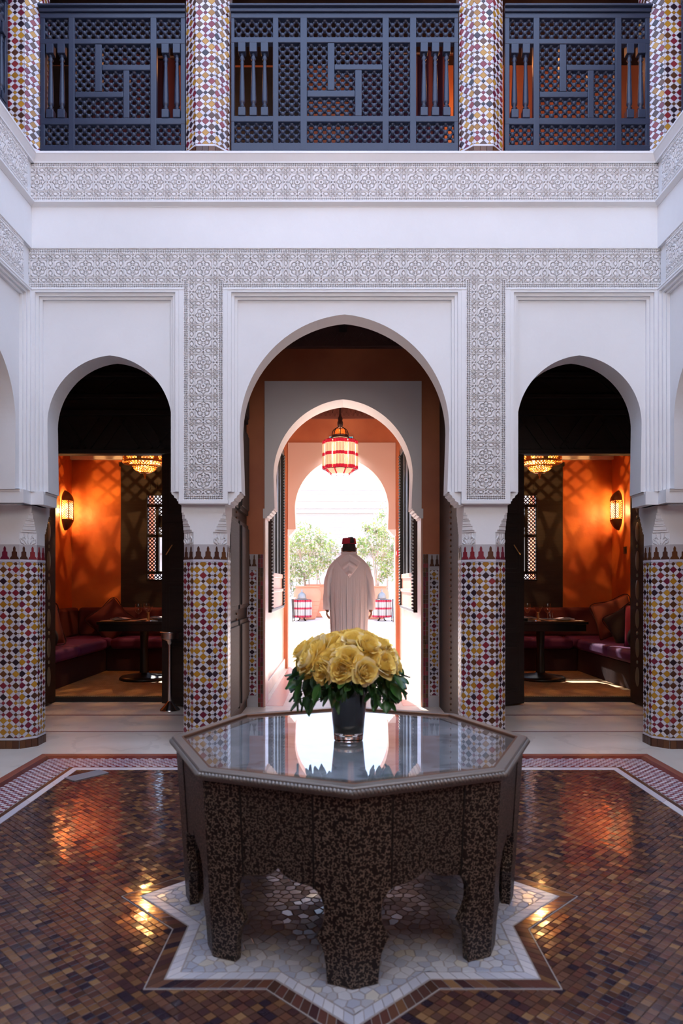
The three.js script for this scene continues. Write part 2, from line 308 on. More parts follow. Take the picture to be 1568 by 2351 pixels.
const octPrism = (half, ch, y0, y1) => extr(poly(octagon(half, ch)), y1 - y0).rotateX(-PI / 2).translate(0, y0, 0);
function facets(cx, y, cz, half = AF / 2, ch = CC) { // eight frames (origin at the facet's foot): index 0 faces the camera (+z), then round to +x
  return [...Array(8).keys()].map((k) => { const a = k * PI / 4, n = V(sin(a), 0, cos(a)), t = V(cos(a), 0, -sin(a)), chamfer = k % 2 === 1, dist = chamfer ? (half * 2 - ch) / sqrt(2) : half; return { w: chamfer ? ch * sqrt(2) : 2 * (half - ch), m: frame(V(cx, y, cz).addScaledVector(n, dist), t, V(0, 1, 0), n) }; });
}
function column(name, label, x, z, y0, y1, upper, singles, seed) {
  const o = thing(name, label, 'column', [x, 0, z], 0, null, 'thing'), r = rng(seed), acc = [], zTop = upper ? y1 : 1.423, zBot = y0 + 0.082;
  part('core', [octPrism(AF / 2, CC, y0, upper ? y1 : 1.56)], M.whiteGrout, o);
  facets(0, 0, 0).forEach((f, k) => {
    if (k === 4) return;
    zellige(o, f.m, f.w, zBot, zTop, r, singles.includes(k), acc);
    if (singles.includes(k)) { // skirting tiles
      const n = 3, w = f.w / n; for (let i = 0; i < n; i++) part('base_tile', tileGeo([[-f.w / 2 + i * w + 0.001, y0], [-f.w / 2 + (i + 1) * w - 0.001, y0], [-f.w / 2 + (i + 1) * w - 0.001, y0 + 0.062], [-f.w / 2 + i * w + 0.001, y0 + 0.062]], 0.012, 0.002).applyMatrix4(f.m), pick(r, Z.brown), o);
      part('border_strip', tileGeo([[-f.w / 2, y0 + 0.064], [f.w / 2, y0 + 0.064], [f.w / 2, y0 + 0.08], [-f.w / 2, y0 + 0.08]], 0.006, 0.001).applyMatrix4(f.m), Z.white[0], o);
    }
    if (!upper) { // crenellated cresting and its strip
      acc.push(paint(tileGeo([[-f.w / 2, 1.426], [f.w / 2, 1.426], [f.w / 2, 1.444], [-f.w / 2, 1.444]], 0.006, 0.001).applyMatrix4(f.m), Z.white[1].color));
      for (let i = 0; i < 2; i++) { const mw = f.w / 2, g = extr(merlon(mw * 0.98, 0.098), 0.004, 0.0008).translate(-f.w / 4 + i * f.w / 2, 1.447, 0).applyMatrix4(f.m); if (singles.includes(k)) part('merlon_tile', g, pick(r, r() < 0.7 ? Z.brown : Z.maroon), o); }
    }
  });
  part('small_tiles', acc, M.vc, o, { stuff: true });
  if (!upper) { // plaster head: chamfers close in steps, carved at their foot
    const steps = [[1.56, 0.0935, 0], [1.655, 0.080, 0], [1.672, 0.066, 0], [1.702, 0.056, 0], [1.716, 0.048, 0], [1.742, 0.038, 0], [1.756, 0.026, 0], [1.786, 0.016, 0], [1.802, 0.001, 0]], gs = [];
    steps.forEach(([y, ch, g], i) => gs.push(octPrism(AF / 2 + g, ch, y, i + 1 < steps.length ? steps[i + 1][0] : 1.87)));
    part('plaster_head', gs, M.plaster, o);
    const leaves = [];
    facets(0, 0, 0, AF / 2, CC).forEach((f, k) => { if (k % 2 === 0 || !(singles.includes(k))) return;
      for (const [lx, ly, a, l] of [[0, 1.562, 0, 0.04], [-0.012, 1.562, 0.55, 0.045], [0.012, 1.562, -0.55, 0.045], [-0.03, 1.562, 1.0, 0.035], [0.03, 1.562, -1.0, 0.035], [-0.052, 1.566, 0.25, 0.04], [0.052, 1.566, -0.25, 0.04], [-0.034, 1.59, 0.9, 0.03], [0.034, 1.59, -0.9, 0.03], [0, 1.602, 0, 0.045], [-0.016, 1.6, 0.6, 0.036], [0.016, 1.6, -0.6, 0.036], [-0.045, 1.605, -0.6, 0.035], [0.045, 1.605, 0.6, 0.035], [-0.026, 1.62, 0.3, 0.03], [0.026, 1.62, -0.3, 0.03], [0, 1.645, 0, 0.03]])
        leaves.push(new THREE.SphereGeometry(1, 6, 4).scale(0.0055, l / 2, 0.008).translate(0, l / 2, 0).rotateZ(a).translate(lx, ly, 0.002).applyMatrix4(f.m)); });
    if (leaves.length) part('carved_leaves', leaves, M.plaster, o);
  }
  return o;
}
const CZ = -(5.36 + AF / 2), UZ = -(5.45 + AF / 2);
column('column', 'tiled lower column between the left arch and the middle arch', -1.078, CZ, 0, 1.56, false, [0, 1, 7, 2], 11);
column('column', 'tiled lower column between the middle arch and the right arch', 1.078, CZ, 0, 1.56, false, [0, 1, 7, 6], 12);
column('column', 'tiled lower column in the left corner, cut by the left edge of the photo', -2.556, CZ, 0, 1.56, false, [0, 1, 2], 13);
column('column', 'tiled lower column in the right corner, cut by the right edge of the photo', 2.556, CZ, 0, 1.56, false, [0, 7, 6], 14);
column('gallery_column', 'tiled upper column between the left and the middle balcony railing', -1.078, UZ, 4.59, 6.6, true, [0, 1, 7], 15);
column('gallery_column', 'tiled upper column between the middle and the right balcony railing', 1.078, UZ, 4.59, 6.6, true, [0, 1, 7], 16);
column('gallery_column', 'tiled upper column in the left corner of the gallery', -2.556, UZ, 4.59, 6.6, true, [0, 1, 2], 17);
column('gallery_column', 'tiled upper column in the right corner of the gallery', 2.556, UZ, 4.59, 6.6, true, [0, 7, 6], 18);
// ------------------------------------------------------------------ gallery, passages, hall, side rooms, garden: the shell
{ // upper gallery round the court, open to the sky in the middle
  const c = structure('ceiling', 'dark timber ceiling of the upper gallery', 'ceiling');
  part('slab', [span(-4.2, 4.2, 6.8, 6.95, -7.7, -5.4), span(-4.2, 4.2, 6.8, 6.95, -0.2, 1.8), span(-4.2, -2.45, 6.8, 6.95, -5.4, -0.2), span(2.45, 4.2, 6.8, 6.95, -5.4, -0.2)], M.wood, c);
  const t = structure('trim_1', 'white plaster beam above the gallery columns', 'beam');
  part('beam', [span(-2.7, 2.7, 6.6, 6.98, -5.78, -5.42), span(-2.7, 2.7, 6.6, 6.98, -0.22, 0.14), span(-2.78, -2.42, 6.6, 6.98, -5.6, 0.1), span(2.42, 2.78, 6.6, 6.98, -5.6, 0.1)], M.plaster, t);
  const f = structure('floor_gallery', 'stone floor slab of the upper gallery', 'floor');
  part('slab', [span(-4.2, 4.2, 4.3, 4.585, -7.6, -5.56), span(-4.2, 4.2, 4.3, 4.585, 0.3, 1.8), span(-4.2, -2.62, 4.3, 4.585, -5.56, 0.3), span(2.62, 4.2, 4.3, 4.585, -5.56, 0.3)], M.dimPlaster, f);
  const w = structure('wall_gallery', 'terracotta rear wall of the upper gallery', 'wall');
  part('wall', [span(-4.2, 4.2, 4.5, 6.9, -7.7, -7.5), span(-4.4, -4.2, 0, 6.95, -7.7, 1.8), span(4.2, 4.4, 0, 6.95, -7.7, 1.8), span(-4.4, 4.4, 0, 6.95, 1.8, 2.0)], M.orange, w);
  part('door_board', [span(-1.25, -0.68, 4.6, 6.75, -7.52, -7.46), span(-0.68, -0.42, 4.6, 6.75, -7.5, -7.44), span(-3.3, -2.3, 4.6, 6.75, -7.5, -7.44)], M.wood, w);
}
const woodPanels = (x0, x1, y0, y1, z, rows, cols, t = 0.02, m = 0.05) => { // raised-and-fielded boards on a plane facing +z
  const g = [], cw = (x1 - x0) / cols, rh = (y1 - y0) / rows;
  for (let i = 0; i < cols; i++) for (let j = 0; j < rows; j++) { const a = x0 + i * cw, b = y0 + j * rh; g.push(span(a + m, a + cw - m, b + m, b + rh - m, z - t, z + t, 0.008), span(a + m * 1.8, a + cw - m * 1.8, b + m * 1.8, b + rh - m * 1.8, z - t, z + t * 1.8, 0.01)); }
  return g;
};
{ // passage behind the arches
  const c = structure('ceiling_passage', 'dark carved timber ceiling of the passage behind the arches', 'ceiling');
  const g = [span(-4.2, 4.2, 3.9, 4.1, -7.5, -5.5), span(-4.2, -2.5, 3.9, 4.1, -5.5, 1.8), span(2.5, 4.2, 3.9, 4.1, -5.5, 1.8), span(-4.2, 4.2, 3.9, 4.1, 0.3, 1.8)];
  for (let x = -4; x <= 4; x += 0.4) g.push(span(x - 0.04, x + 0.04, 3.83, 3.9, -7.3, -5.6, 0.006));
  part('beam', g, M.wood, c);
  const fz = structure('trim_2', 'carved dark frieze board under the passage ceiling above the middle doorway', 'trim');
  const h = [span(-0.985, 0.985, 3.69, 3.9, -7.25, -7.17), span(-0.985, 0.985, 3.672, 3.692, -7.25, -7.145, 0.004)];
  for (let i = -12; i <= 12; i++) for (const s of [-1, 1]) h.push(bx(0.012, 0.11, 0.012).rotateZ(s * 0.6).translate(i * 0.078, 3.785, -7.166));
  h.push(...[-0.05, 0.05].map((x) => bx(0.012, 0.12, 0.014, x, 3.79, -7.16)));
  part('board', h, std(lin(0.13, 0.062, 0.055), 0.5), fz);
}
function archWall(name, label, d, thick, frameTop, w, foot, mat, out, panelMat = M.dimPlaster) {
  const o = structure(name, label, 'wall'), z = -d;
  part('wall', [span(-out, -0.80, 0, 3.95, z - thick, z), span(0.80, out, 0, 3.95, z - thick, z), span(-0.80, 0.80, frameTop - 0.02, 3.95, z - thick, z)], mat, o);
  if (d < 8) part('inner_face', [span(-0.87, -0.80, 0, 3.95, z - thick - 0.02, z - thick + 0.001), span(0.80, 0.87, 0, 3.95, z - thick - 0.02, z - thick + 0.001), span(-0.80, 0.80, frameTop - 0.02, 3.95, z - thick - 0.02, z - thick + 0.001)], M.hall, o);
  part('arch_panel', archPanel(-0.803, 0.803, frameTop, 0, w, 3.148 - 1.095 * w, foot, w - 0.012, thick + 0.03).translate(0, 0, z - thick - 0.01), panelMat, o);
  part('corbel', [1, -1].map((s) => corbel(s * (w - 0.012), s, foot - 0.098, z - thick - 0.008, z + 0.016)), M.dimPlaster, o);
  part('jamb', [span(-0.815, -0.797, 0, foot - 0.08, z - thick - 0.01, z + 0.012, 0.004), span(0.797, 0.815, 0, foot - 0.08, z - thick - 0.01, z + 0.012, 0.004)], M.hall, o);
  return o;
}
const wallMid = archWall('wall_middle', 'terracotta wall with a white framed pointed arch behind the middle arch', 7.2, 0.30, 3.336, 0.712, 2.03, M.orange, 1.06);
const wallFar = archWall('wall_far', 'pink plaster wall with the white framed arch that opens to the garden', 10.5, 0.25, 3.375, 0.70, 2.08, M.orange, 1.0, std(lin(0.60, 0.40, 0.335), 0.6, { bumpMap: greyBump, bumpScale: 0.001 }));
{ // tiled dado either side of the middle arch
  for (const s of [-1, 1]) {
    const r = rng(s + 40), acc = [], d = new THREE.Group(); d.name = 'tiled_dado'; wallMid.add(d);
    part('backing', [span(min(s * 0.818, s * 0.985), max(s * 0.818, s * 0.985), 0, 1.565, -7.2, -7.194)], M.whiteGrout, d);
    const m = frame(V(s * 0.932, 0, -7.193), V(1, 0, 0), V(0, 1, 0), V(0, 0, 1));
    zellige(d, m, 0.086, 0.12, 1.40, r, true, acc, {});
    for (const x of [0.882, 0.978]) part('border_strip', [span(s * x - 0.004, s * x + 0.004, 0.11, 1.42, -7.2, -7.186)], Z.white[0], d);
    for (let k = 0; k < 2; k++) part('merlon_tile', extr(merlon(0.05, 0.12), 0.004).translate(s * (0.91 + k * 0.052), 1.44, -7.192), Z.brown[k], d);
    const bricks = []; for (let k = 0; k < 2; k++) for (let y = 0; y < 1.54; y += 0.046) bricks.push(paint(tileGeo([[0.001, 0.001], [0.0245, 0.001], [0.0245, 0.045], [0.001, 0.045]], 0.006, 0.002).translate(s > 0 ? 0.82 + k * 0.0265 : -0.872 + k * 0.0265, y, -7.193), pick(r, r() < 0.6 ? Z.brown : Z.maroon).color));
    part('brick_strip', bricks, M.vc, d, { stuff: true }); part('small_tiles', acc, M.vc, d, { stuff: true });
  }
}
// dark timber: the screens that flank the middle bay, and the fronts of the two side rooms
for (const s of [-1, 1]) {
  const side = s < 0 ? 'left' : 'right';
  const o = structure(s < 0 ? 'door_1' : 'door_2', `dark carved timber screen on the ${side} side of the middle passage`, 'screen');
  const g = woodPanels(5.78, 7.18, 0.05, 3.75, 0.03, 4, 2).map((q) => q.rotateY(PI / 2).translate(s * 1.012, 0, 0));
  part('board', [span(s * 0.99, s * 1.035, 0, 3.88, -7.2, -5.74)], M.wood, o);
  part('panel', g, M.wood, o);
  const studs = []; for (let y = 0.1; y < 2.4; y += 0.052) studs.push(ball(0.011, s * 0.985, y, -5.99, 6), ball(0.011, s * 0.985, y, -6.46, 6));
  part('stud', studs, M.copper, o, { stuff: true });
  const a = s * 1.06, b = s * 4.3, x0 = s * 1.875, x1 = s * 3.07;
  const w = structure(`wall_room_front_${side}`, `dark carved timber front of the ${side} dining room`, 'wall');
  part('board', [span(a, x0, 0, 3.95, -7.5, -7.4), span(x1, b, 0, 3.95, -7.5, -7.4), span(x0, x1, 2.63, 3.95, -7.5, -7.4)], M.wood, w);
  const hd = [span(a, b, 2.63, 2.68, -7.45, -7.37, 0.01), span(a, b, 3.03, 3.09, -7.45, -7.35, 0.01), span(a, b, 3.2, 3.25, -7.45, -7.33, 0.01), span(a, b, 3.42, 3.47, -7.45, -7.31, 0.01)];
  part('moulding', hd, M.wood, structure(`trim_${s < 0 ? 3 : 4}`, `dark timber cornice over the ${side} dining room opening`, 'trim'));
  const chev = []; for (let i = 0; i < 22; i++) { const x = 1.15 + i * 0.14; chev.push(bx(0.028, 0.40, 0.03).rotateZ((i % 6 < 3 ? 1 : -1) * 0.62).translate(s * x, 2.855, -7.395)); } 
  for (let i = 0; i < 9; i++) chev.push(bx(0.02, 0.3, 0.02).rotateZ((i % 2 ? 1 : -1) * 0.9).translate(s * (1.3 + i * 0.3), 3.335, -7.395));
  part('carved_bar', chev, M.wood, w);
  part('panel', woodPanels(min(a, x0) + 0.02, max(a, x0) - 0.02, 0.05, 2.6, -7.4, 4, 2), M.wood, w);
  // door leaves folded back at the two sides of the opening
  const leafA = thing('door_leaf', `dark door leaf with a row of painted ovals at the ${side} dining room's outer jamb`, 'door', [s * 3.075, 0, -7.38], 0, null, 'thing');
  part('leaf', [span(-0.028, 0.028, 0.02, 2.6, 0.0, 0.66, 0.006)], M.wood, leafA);
  const ov = []; for (let y = 0.3; y < 2.4; y += 0.30) ov.push(new THREE.SphereGeometry(1, 10, 8).scale(0.012, 0.105, 0.05).translate(-s * 0.026, y, 0.11), new THREE.SphereGeometry(1, 8, 6).scale(0.016, 0.02, 0.02).translate(-s * 0.026, y + 0.15, 0.11));
  part('oval_ornament', ov, std(lin(0.20, 0.19, 0.13), 0.4, { metalness: 0.3 }), leafA);
  const leafB = thing('door_leaf', `dark plain door leaf standing ajar beside the ${side} tiled middle column`, 'door', [s * 1.885, 0, -7.30], 0, null, 'thing');
  const ry = (q) => q.rotateY(s * 0.46);
  part('leaf', [ry(span(0, -s * 0.52, 0.02, 2.61, -0.05, 0, 0.005))], M.wood, leafB);
  part('panel', woodPanels(min(-s * 0.50, -s * 0.02), max(-s * 0.50, -s * 0.02), 0.1, 2.55, 0, 4, 1, 0.012).map(ry), M.wood, leafB);
  part('handle', [ry(rod([-s * 0.1, 1.56, 0.05], [-s * 0.18, 1.66, 0.05], 0.006))], M.brass, leafB);
}
{ // hall to the garden
  const o = structure('wall_hall', 'polished pink plaster side walls of the hall', 'wall');
  part('wall', [span(-1.05, -0.866, 0, 3.95, -10.5, -7.5), span(0.866, 1.05, 0, 3.95, -10.5, -7.5)], M.hall, o);
  part('cornice', [span(-0.87, 0.87, 3.73, 3.9, -10.51, -10.44), span(-0.88, -0.82, 3.73, 3.9, -10.5, -7.5), span(0.82, 0.88, 3.73, 3.9, -10.5, -7.5), ...[...Array(25).keys()].flatMap((i) => [-1, 1].map((s) => bx(0.012, 0.13, 0.014).rotateZ(s * 0.5).translate((i - 12) * 0.068, 3.815, -10.434)))], std(lin(0.16, 0.05, 0.035), 0.5), o);
  const b = structure('baseboard_hall', 'pale marble skirting along both hall walls', 'baseboard');
  part('board', [span(-0.87, -0.846, 0, 0.15, -10.5, -7.5, 0.005), span(0.846, 0.87, 0, 0.15, -10.5, -7.5, 0.005)], M.marble, b);
  const c = structure('ceiling_hall', 'carved red-brown timber ceiling of the hall', 'ceiling');
  part('board', [span(-1, 1, 3.9, 4.1, -10.75, -7.2)], std(lin(0.10, 0.035, 0.025), 0.5), c);
  let k = 0;
  for (const s of [-1, 1]) { // dark framed windows in the hall's side walls
    const w = structure(`window_${++k}`, `tall dark beaded window frame on the ${s < 0 ? 'left' : 'right'} wall of the hall`, 'window'), X = (a) => s * (0.866 - a);
    part('frame', [span(X(-0.02), X(0.05), 0.94, 3.14, -8.19, -8.09, 0.008), span(X(-0.02), X(0.05), 0.94, 3.14, -9.96, -9.86, 0.008), span(X(-0.02), X(0.05), 3.06, 3.16, -9.96, -8.09, 0.008), span(X(-0.02), X(0.05), 0.93, 0.965, -9.96, -8.09, 0.006)], M.black, w);
    part('shutter', [span(X(-0.01), X(0.012), 1.40, 3.1, -9.9, -8.15), ...[8.55, 9.02, 9.48].map((d) => span(X(-0.01), X(0.03), 1.40, 3.1, -d - 0.025, -d + 0.025, 0.006))], M.black, w);
    part('sill', [span(X(-0.01), X(0.03), 0.96, 1.16, -9.88, -8.17, 0.004), span(X(-0.01), X(0.045), 1.16, 1.20, -9.88, -8.17, 0.008), span(X(-0.01), X(0.022), 1.2, 1.34, -9.88, -8.17, 0.004), span(X(-0.01), X(0.035), 1.34, 1.40, -9.88, -8.17, 0.008)], M.hall, w);
    const beads = []; for (let y = 0.98; y < 3.1; y += 0.04) for (const d of [8.1, 8.18, 9.87, 9.95]) beads.push(ball(0.014, X(0.052), y, -d, 6));
    part('bead', beads, M.black, w, { stuff: true });
  }
}
// ---- window of turned lattice
function latticeRods(x0, x1, y0, y1, z, pitch, r) {
  const g = []; const add = (a, b) => g.push(rod([a[0], a[1], z], [b[0], b[1], z], r, 5));
  for (let c = -40; c <= 40; c++) for (const s of [1, -1]) { // lines y - y0 = s (x - x0) + c pitch
    const pts = []; const f = (x) => y0 + s * (x - x0) + c * pitch; const xs = [x0, x1].map((x) => [x, f(x)]), ys = [y0, y1].map((y) => [x0 + s * (y - y0 - c * pitch), y]);
    for (const p of [...xs, ...ys]) if (p[0] >= x0 - 1e-9 && p[0] <= x1 + 1e-9 && p[1] >= y0 - 1e-9 && p[1] <= y1 + 1e-9 && !pts.some((q) => Math.hypot(q[0] - p[0], q[1] - p[1]) < 1e-4)) pts.push(p);
    if (pts.length === 2) add(pts[0], pts[1]);
  }
  return g;
}
for (const s of [-1, 1]) { // the two dining rooms
  const side = s < 0 ? 'left' : 'right', X = (a) => s * a;
  const w = structure(`wall_room_${side}`, `orange plaster walls of the ${side} dining room`, 'wall');
  part('wall', [span(X(4.0), X(4.2), 0, 3.3, -10.75, -7.5), span(X(1.05), X(1.15), 0, 3.3, -10.4, -7.5), span(X(4.0), X(2.87), 0, 3.3, -10.75, -10.4), span(X(2.13), X(1.05), 0, 3.3, -10.75, -10.4), span(X(2.87), X(2.13), 0, 1.334, -10.75, -10.4), span(X(2.87), X(2.13), 2.66, 3.3, -10.75, -10.4)], M.roomOrange, w);
  part('timber_panel', [span(X(3.26), X(2.885), 0, 3.03, -10.42, -10.36), span(X(2.115), X(1.74), 0, 3.03, -10.42, -10.36), span(X(2.885), X(2.115), 0, 1.32, -10.42, -10.36), span(X(2.885), X(2.115), 2.64, 3.03, -10.42, -10.36), span(X(3.28), X(1.72), 3.0, 3.06, -10.43, -10.34)], M.wood, w);
  part('cornice', [span(X(4.0), X(1.15), 3.10, 3.15, -10.4, -10.33)], M.plaster, w);
  const c = structure(`ceiling_room_${side}`, `pale ceiling of the ${side} dining room`, 'ceiling'); part('board', [span(X(4.1), X(1.05), 3.15, 3.3, -10.5, -7.45)], M.dimPlaster, c);
  const f = structure(`floor_room_${side}`, `raised floor with a woven mat in the ${side} dining room`, 'floor');
  part('step', [span(X(4.0), X(1.15), 0, 0.05, -10.4, -7.5, 0.005)], M.wood, f);
  part('mat', [span(X(3.9), X(1.2), 0.05, 0.062, -10.3, -7.53, 0.004)], std(0xffffff, 0.8, { map: tex(256, (x, y) => { const v = (sin(x * 0.39) + sin(y * 0.78 + (x >> 4 & 1) * 2)) * 14 + at2(N2, x, y) * 40; return [150 + v, 116 + v, 74 + v]; }, true, 1 / 0.4) }), f);
  const wn = structure(`window_${s < 0 ? 3 : 4}`, `dark timber lattice window in the ${side} dining room`, 'window'), z = -10.4, g = [];
  const c0 = X(2.5), fr = (a, b, y0, y1, zz = 0.045) => span(c0 + a, c0 + b, y0, y1, z - 0.03, z + zz, 0.006);
  part('frame', [fr(-0.385, -0.365, 1.31, 2.60), fr(0.365, 0.385, 1.31, 2.60), fr(-0.385, 0.385, 1.305, 1.335), fr(-0.385, 0.385, 2.57, 2.66), fr(-0.37, 0.37, 1.41, 1.456), fr(-0.37, 0.37, 1.953, 2.0), fr(-0.37, 0.37, 2.398, 2.443), fr(-0.246, -0.20, 1.41, 2.443), fr(0.20, 0.246, 1.41, 2.443), fr(-0.20, 0.20, 2.1, 2.28, 0.02)], M.black, wn);
  for (const [a, b, y0, y1] of [[-0.365, 0.365, 2.443, 2.57], [-0.365, -0.246, 2.0, 2.398], [0.246, 0.365, 2.0, 2.398], [-0.365, -0.246, 1.456, 1.953], [0.246, 0.365, 1.456, 1.953], [-0.365, 0.365, 1.335, 1.41], [-0.2, 0.2, 2.0, 2.1], [-0.2, 0.2, 2.28, 2.398]]) part('lattice', latticeRods(c0 + a, c0 + b, y0, y1, z, 0.056, 0.0085), M.black, wn);
  part('pane', [span(c0 - 0.37, c0 + 0.37, 1.33, 2.58, z - 0.06, z - 0.058)], M.glass, wn);
  for (let i = 0; i < 7; i++) g.push(lathe([[0.008, 0], [0.016, 0.02], [0.008, 0.04], [0.014, 0.07], [0.008, 0.1]], 8).translate(c0 - 0.33 + i * 0.11, 2.66, z + 0.055));
  part('spindle', g, M.wood, wn);
}
// ---- garden shell
{
  const f = structure('floor_garden', 'pale paved ground of the garden court', 'floor');
  part('slab', [span(-9.2, 9.2, -0.2, -0.004, -33.5, -10.75)], std(lin(0.72, 0.64, 0.60), 0.7, { bumpMap: greyBump, bumpScale: 0.002 }), f);
  const cream = std(lin(0.72, 0.67, 0.62), 0.8);
  const w = structure('wall_garden', 'white garden building with stacked cornices behind the trees', 'wall');
  part('wall', [span(-9.2, 9.2, -0.2, 5.85, -33.5, -33.2), span(-9.4, -9.2, -0.2, 5.85, -33.5, -10.75), span(9.2, 9.4, -0.2, 5.85, -33.5, -10.75)], cream, w);
  part('cornice', [5.8, 5.62, 5.28, 5.02, 4.93, 4.7].map((y, i) => span(-9.2, 9.2, y - 0.07, y + 0.03, -33.25, -33.12 + (i % 3) * 0.05, 0.01)), cream, w);
  part('louvre', [...Array(26).keys()].map((i) => span(-9.2, 9.2, 2.8 + i * 0.07, 2.84 + i * 0.07, -33.22, -33.17)), cream, w, { stuff: true });
  part('beam', [span(-9, 9, 2.66, 2.74, -33.1, -32.8)], std(lin(0.45, 0.33, 0.28), 0.7), w);
  const b = structure('wall_house_back', 'outer wall of the house towards the garden', 'wall');
  part('wall', [span(-9.2, -4.2, -0.2, 5.0, -10.75, -10.5), span(4.2, 9.2, -0.2, 5.0, -10.75, -10.5), span(-9.2, 9.2, 3.95, 5.0, -10.75, -10.5)], M.plaster, b);
  const rf = structure('roof', 'flat roof over the hall and the dining rooms', 'roof'); part('slab', [span(-4.4, 4.4, 4.1, 4.3, -10.75, -7.4)], M.plaster, rf);
}
// ------------------------------------------------------------------ floor: marble, borders, mosaic carpet, star
const TZ = -2.81;                                    // the table and the star stand here
const CARX = 1.813, CARB = -4.741, CARF = -0.35;     // mosaic carpet: half width, far and near edge
const floor = structure('floor', 'courtyard floor of pale marble round a brown mosaic carpet with a white star', 'floor');
{
  const r = rng(77), Y0 = 0;
  part('marble_slab', [span(-4.3, 4.3, -0.25, 0, -10.75, -5.19), span(-4.3, -2.235, -0.25, 0, -5.19, 1.9), span(2.235, 4.3, -0.25, 0, -5.19, 1.9), span(-2.235, 2.235, -0.25, 0, -0.05, 1.9)], M.marble, floor);
  const red = glaze(0x6e2426, 0.35), terra = std(lin(0.30, 0.085, 0.055), 0.4, { bumpMap: fineBump, bumpScale: 0.0006 });
  for (const s of [-1, 1]) part('inlay_strip', [span(s * 1.25, s * 4.1, -0.01, 0.0015, -5.99, -5.972), span(s * 1.05, s * 4.1, -0.01, 0.0015, -6.755, -6.728)], red, floor);
  part('inlay_strip', [span(-0.8, -0.62, -0.01, 0.0012, -10.7, -7.25), span(0.62, 0.8, -0.01, 0.0012, -10.7, -7.25)], std(lin(0.55, 0.30, 0.27), 0.25), floor);
  part('bed', [span(-2.235, 2.235, -0.25, -0.004, -5.19, -0.05)], M.grout, floor);
  // borders: terracotta, dark red, checker, brown line, white strip (far side and both long sides)
  const ring = (a0, a1, b0, b1, len, fn) => { // a: half widths, b: far edges; outer -> inner
    const pieces = [];
    const nb = Math.max(1, Math.round(2 * a0 / len)); for (let i = 0; i < nb; i++) { const x0 = lerp(-a0, a0, i / nb), x1 = lerp(-a0, a0, (i + 1) / nb); const P = clipTrap([[x0, -b0], [x1, -b0], [x1, -b1], [x0, -b1]], a0, a1, b0, b1); if (P) pieces.push(P); }
    const ns = Math.max(1, Math.round((b0 - 0.3) / len)); for (const s of [-1, 1]) for (let i = 0; i < ns; i++) { const z0 = lerp(-b0, -0.3, i / ns), z1 = lerp(-b0, -0.3, (i + 1) / ns); const far = (x) => -b0 + (a0 - x); pieces.push([[s * a0, max(z0, far(a0))], [s * a1, max(z0, far(a1))], [s * a1, max(z1, far(a1))], [s * a0, z1]]); }
    return pieces.forEach(fn);
  };
  function clipTrap(P) { return P; }
  const up = new THREE.Matrix4().makeBasis(V(1, 0, 0), V(0, 0, -1), V(0, 1, 0));       // tile plane (x, -z) with its height up
  const flat = (P, h, bev, y = 0, tilt) => tileGeo(P.map(([x, z]) => [x, -z]), h, bev, tilt).applyMatrix4(up).translate(0, y, 0);
  const bar = (name, a0, a1, b0, b1, mat, len, h) => {
    const nb = Math.max(1, Math.round(2 * a0 / len));
    for (let i = 0; i < nb; i++) { const t0 = i / nb, t1 = (i + 1) / nb; part(name, flat([[lerp(-a0, a0, t0) + 0.001, -b0], [lerp(-a0, a0, t1) - 0.001, -b0], [lerp(-a1, a1, t1) - 0.001, -b1], [lerp(-a1, a1, t0) + 0.001, -b1]], h, 0.001, -0.004), pick(r, mat), floor); }
    for (const s of [-1, 1]) { const ns = Math.max(1, Math.round((b0 - 1.6) / len)); for (let i = 0; i < ns; i++) { const t0 = i / ns, t1 = (i + 1) / ns; part(name, flat([[s * a0, lerp(-b0, -0.1, t0) + 0.001], [s * a1, lerp(-b1, -0.1, t0) + 0.001], [s * a1, lerp(-b1, -0.1, t1) - 0.001], [s * a0, lerp(-b0, -0.1, t1) - 0.001]], h, 0.001, -0.004), pick(r, mat), floor); } }
  };
  bar('border_brick', 2.235, 2.178, 5.19, 5.127, [terra], 0.5, 0.006);
  bar('border_tile', 2.178, 2.128, 5.127, 5.05, [red, glaze(0x5a2226, 0.35)], 0.3, 0.006);
  bar('border_tile', 1.888, 1.858, 4.82, 4.799, [Z.brown[1], Z.brown[0]], 0.16, 0.0065);
  bar('white_strip', 1.858, CARX, 4.799, -CARB, Z.white, 0.24, 0.007);
  { // checker of small white and maroon squares
    const s = 0.0285, spots = []; const add = (x, z) => spots.push([x, z]);
    for (let i = -75; i <= 75; i++) for (let j = 0; j < 8; j++) { const x = i * s, z = -5.036 + j * s; if (abs(x) < 2.125 && z < -4.825) add(x, z); }
    for (const q of [-1, 1]) for (let i = 0; i < 8; i++) for (let j = 8; j < 118; j++) add(q * (2.114 - i * s), -5.036 + j * s);
    const inst = new THREE.InstancedMesh(join(tileGeo([[-s / 2.08, -s / 2.08], [s / 2.08, -s / 2.08], [s / 2.08, s / 2.08], [-s / 2.08, s / 2.08]], 0.006, 0.001).applyMatrix4(up)), glaze(0xffffff, 0.28), spots.length); inst.name = 'checker_tile'; inst.userData.kind = 'stuff';
    const m = new THREE.Matrix4();
    spots.forEach(([x, z], i) => { const e = V((r() - 0.5) * 0.03, 0, (r() - 0.5) * 0.03); m.makeRotationFromEuler(new THREE.Euler(e.x, 0, e.z)).setPosition(x, -0.004, z); inst.setMatrixAt(i, m);
      const a = Math.round(x / s), b = Math.round(z / s), wt = ((a + b) & 1) === 0; inst.setColorAt(i, wt ? pick(r, Z.white).color : lin(0.20, 0.035, 0.055).multiplyScalar(0.8 + 0.4 * r())); });
    floor.add(inst);
  }
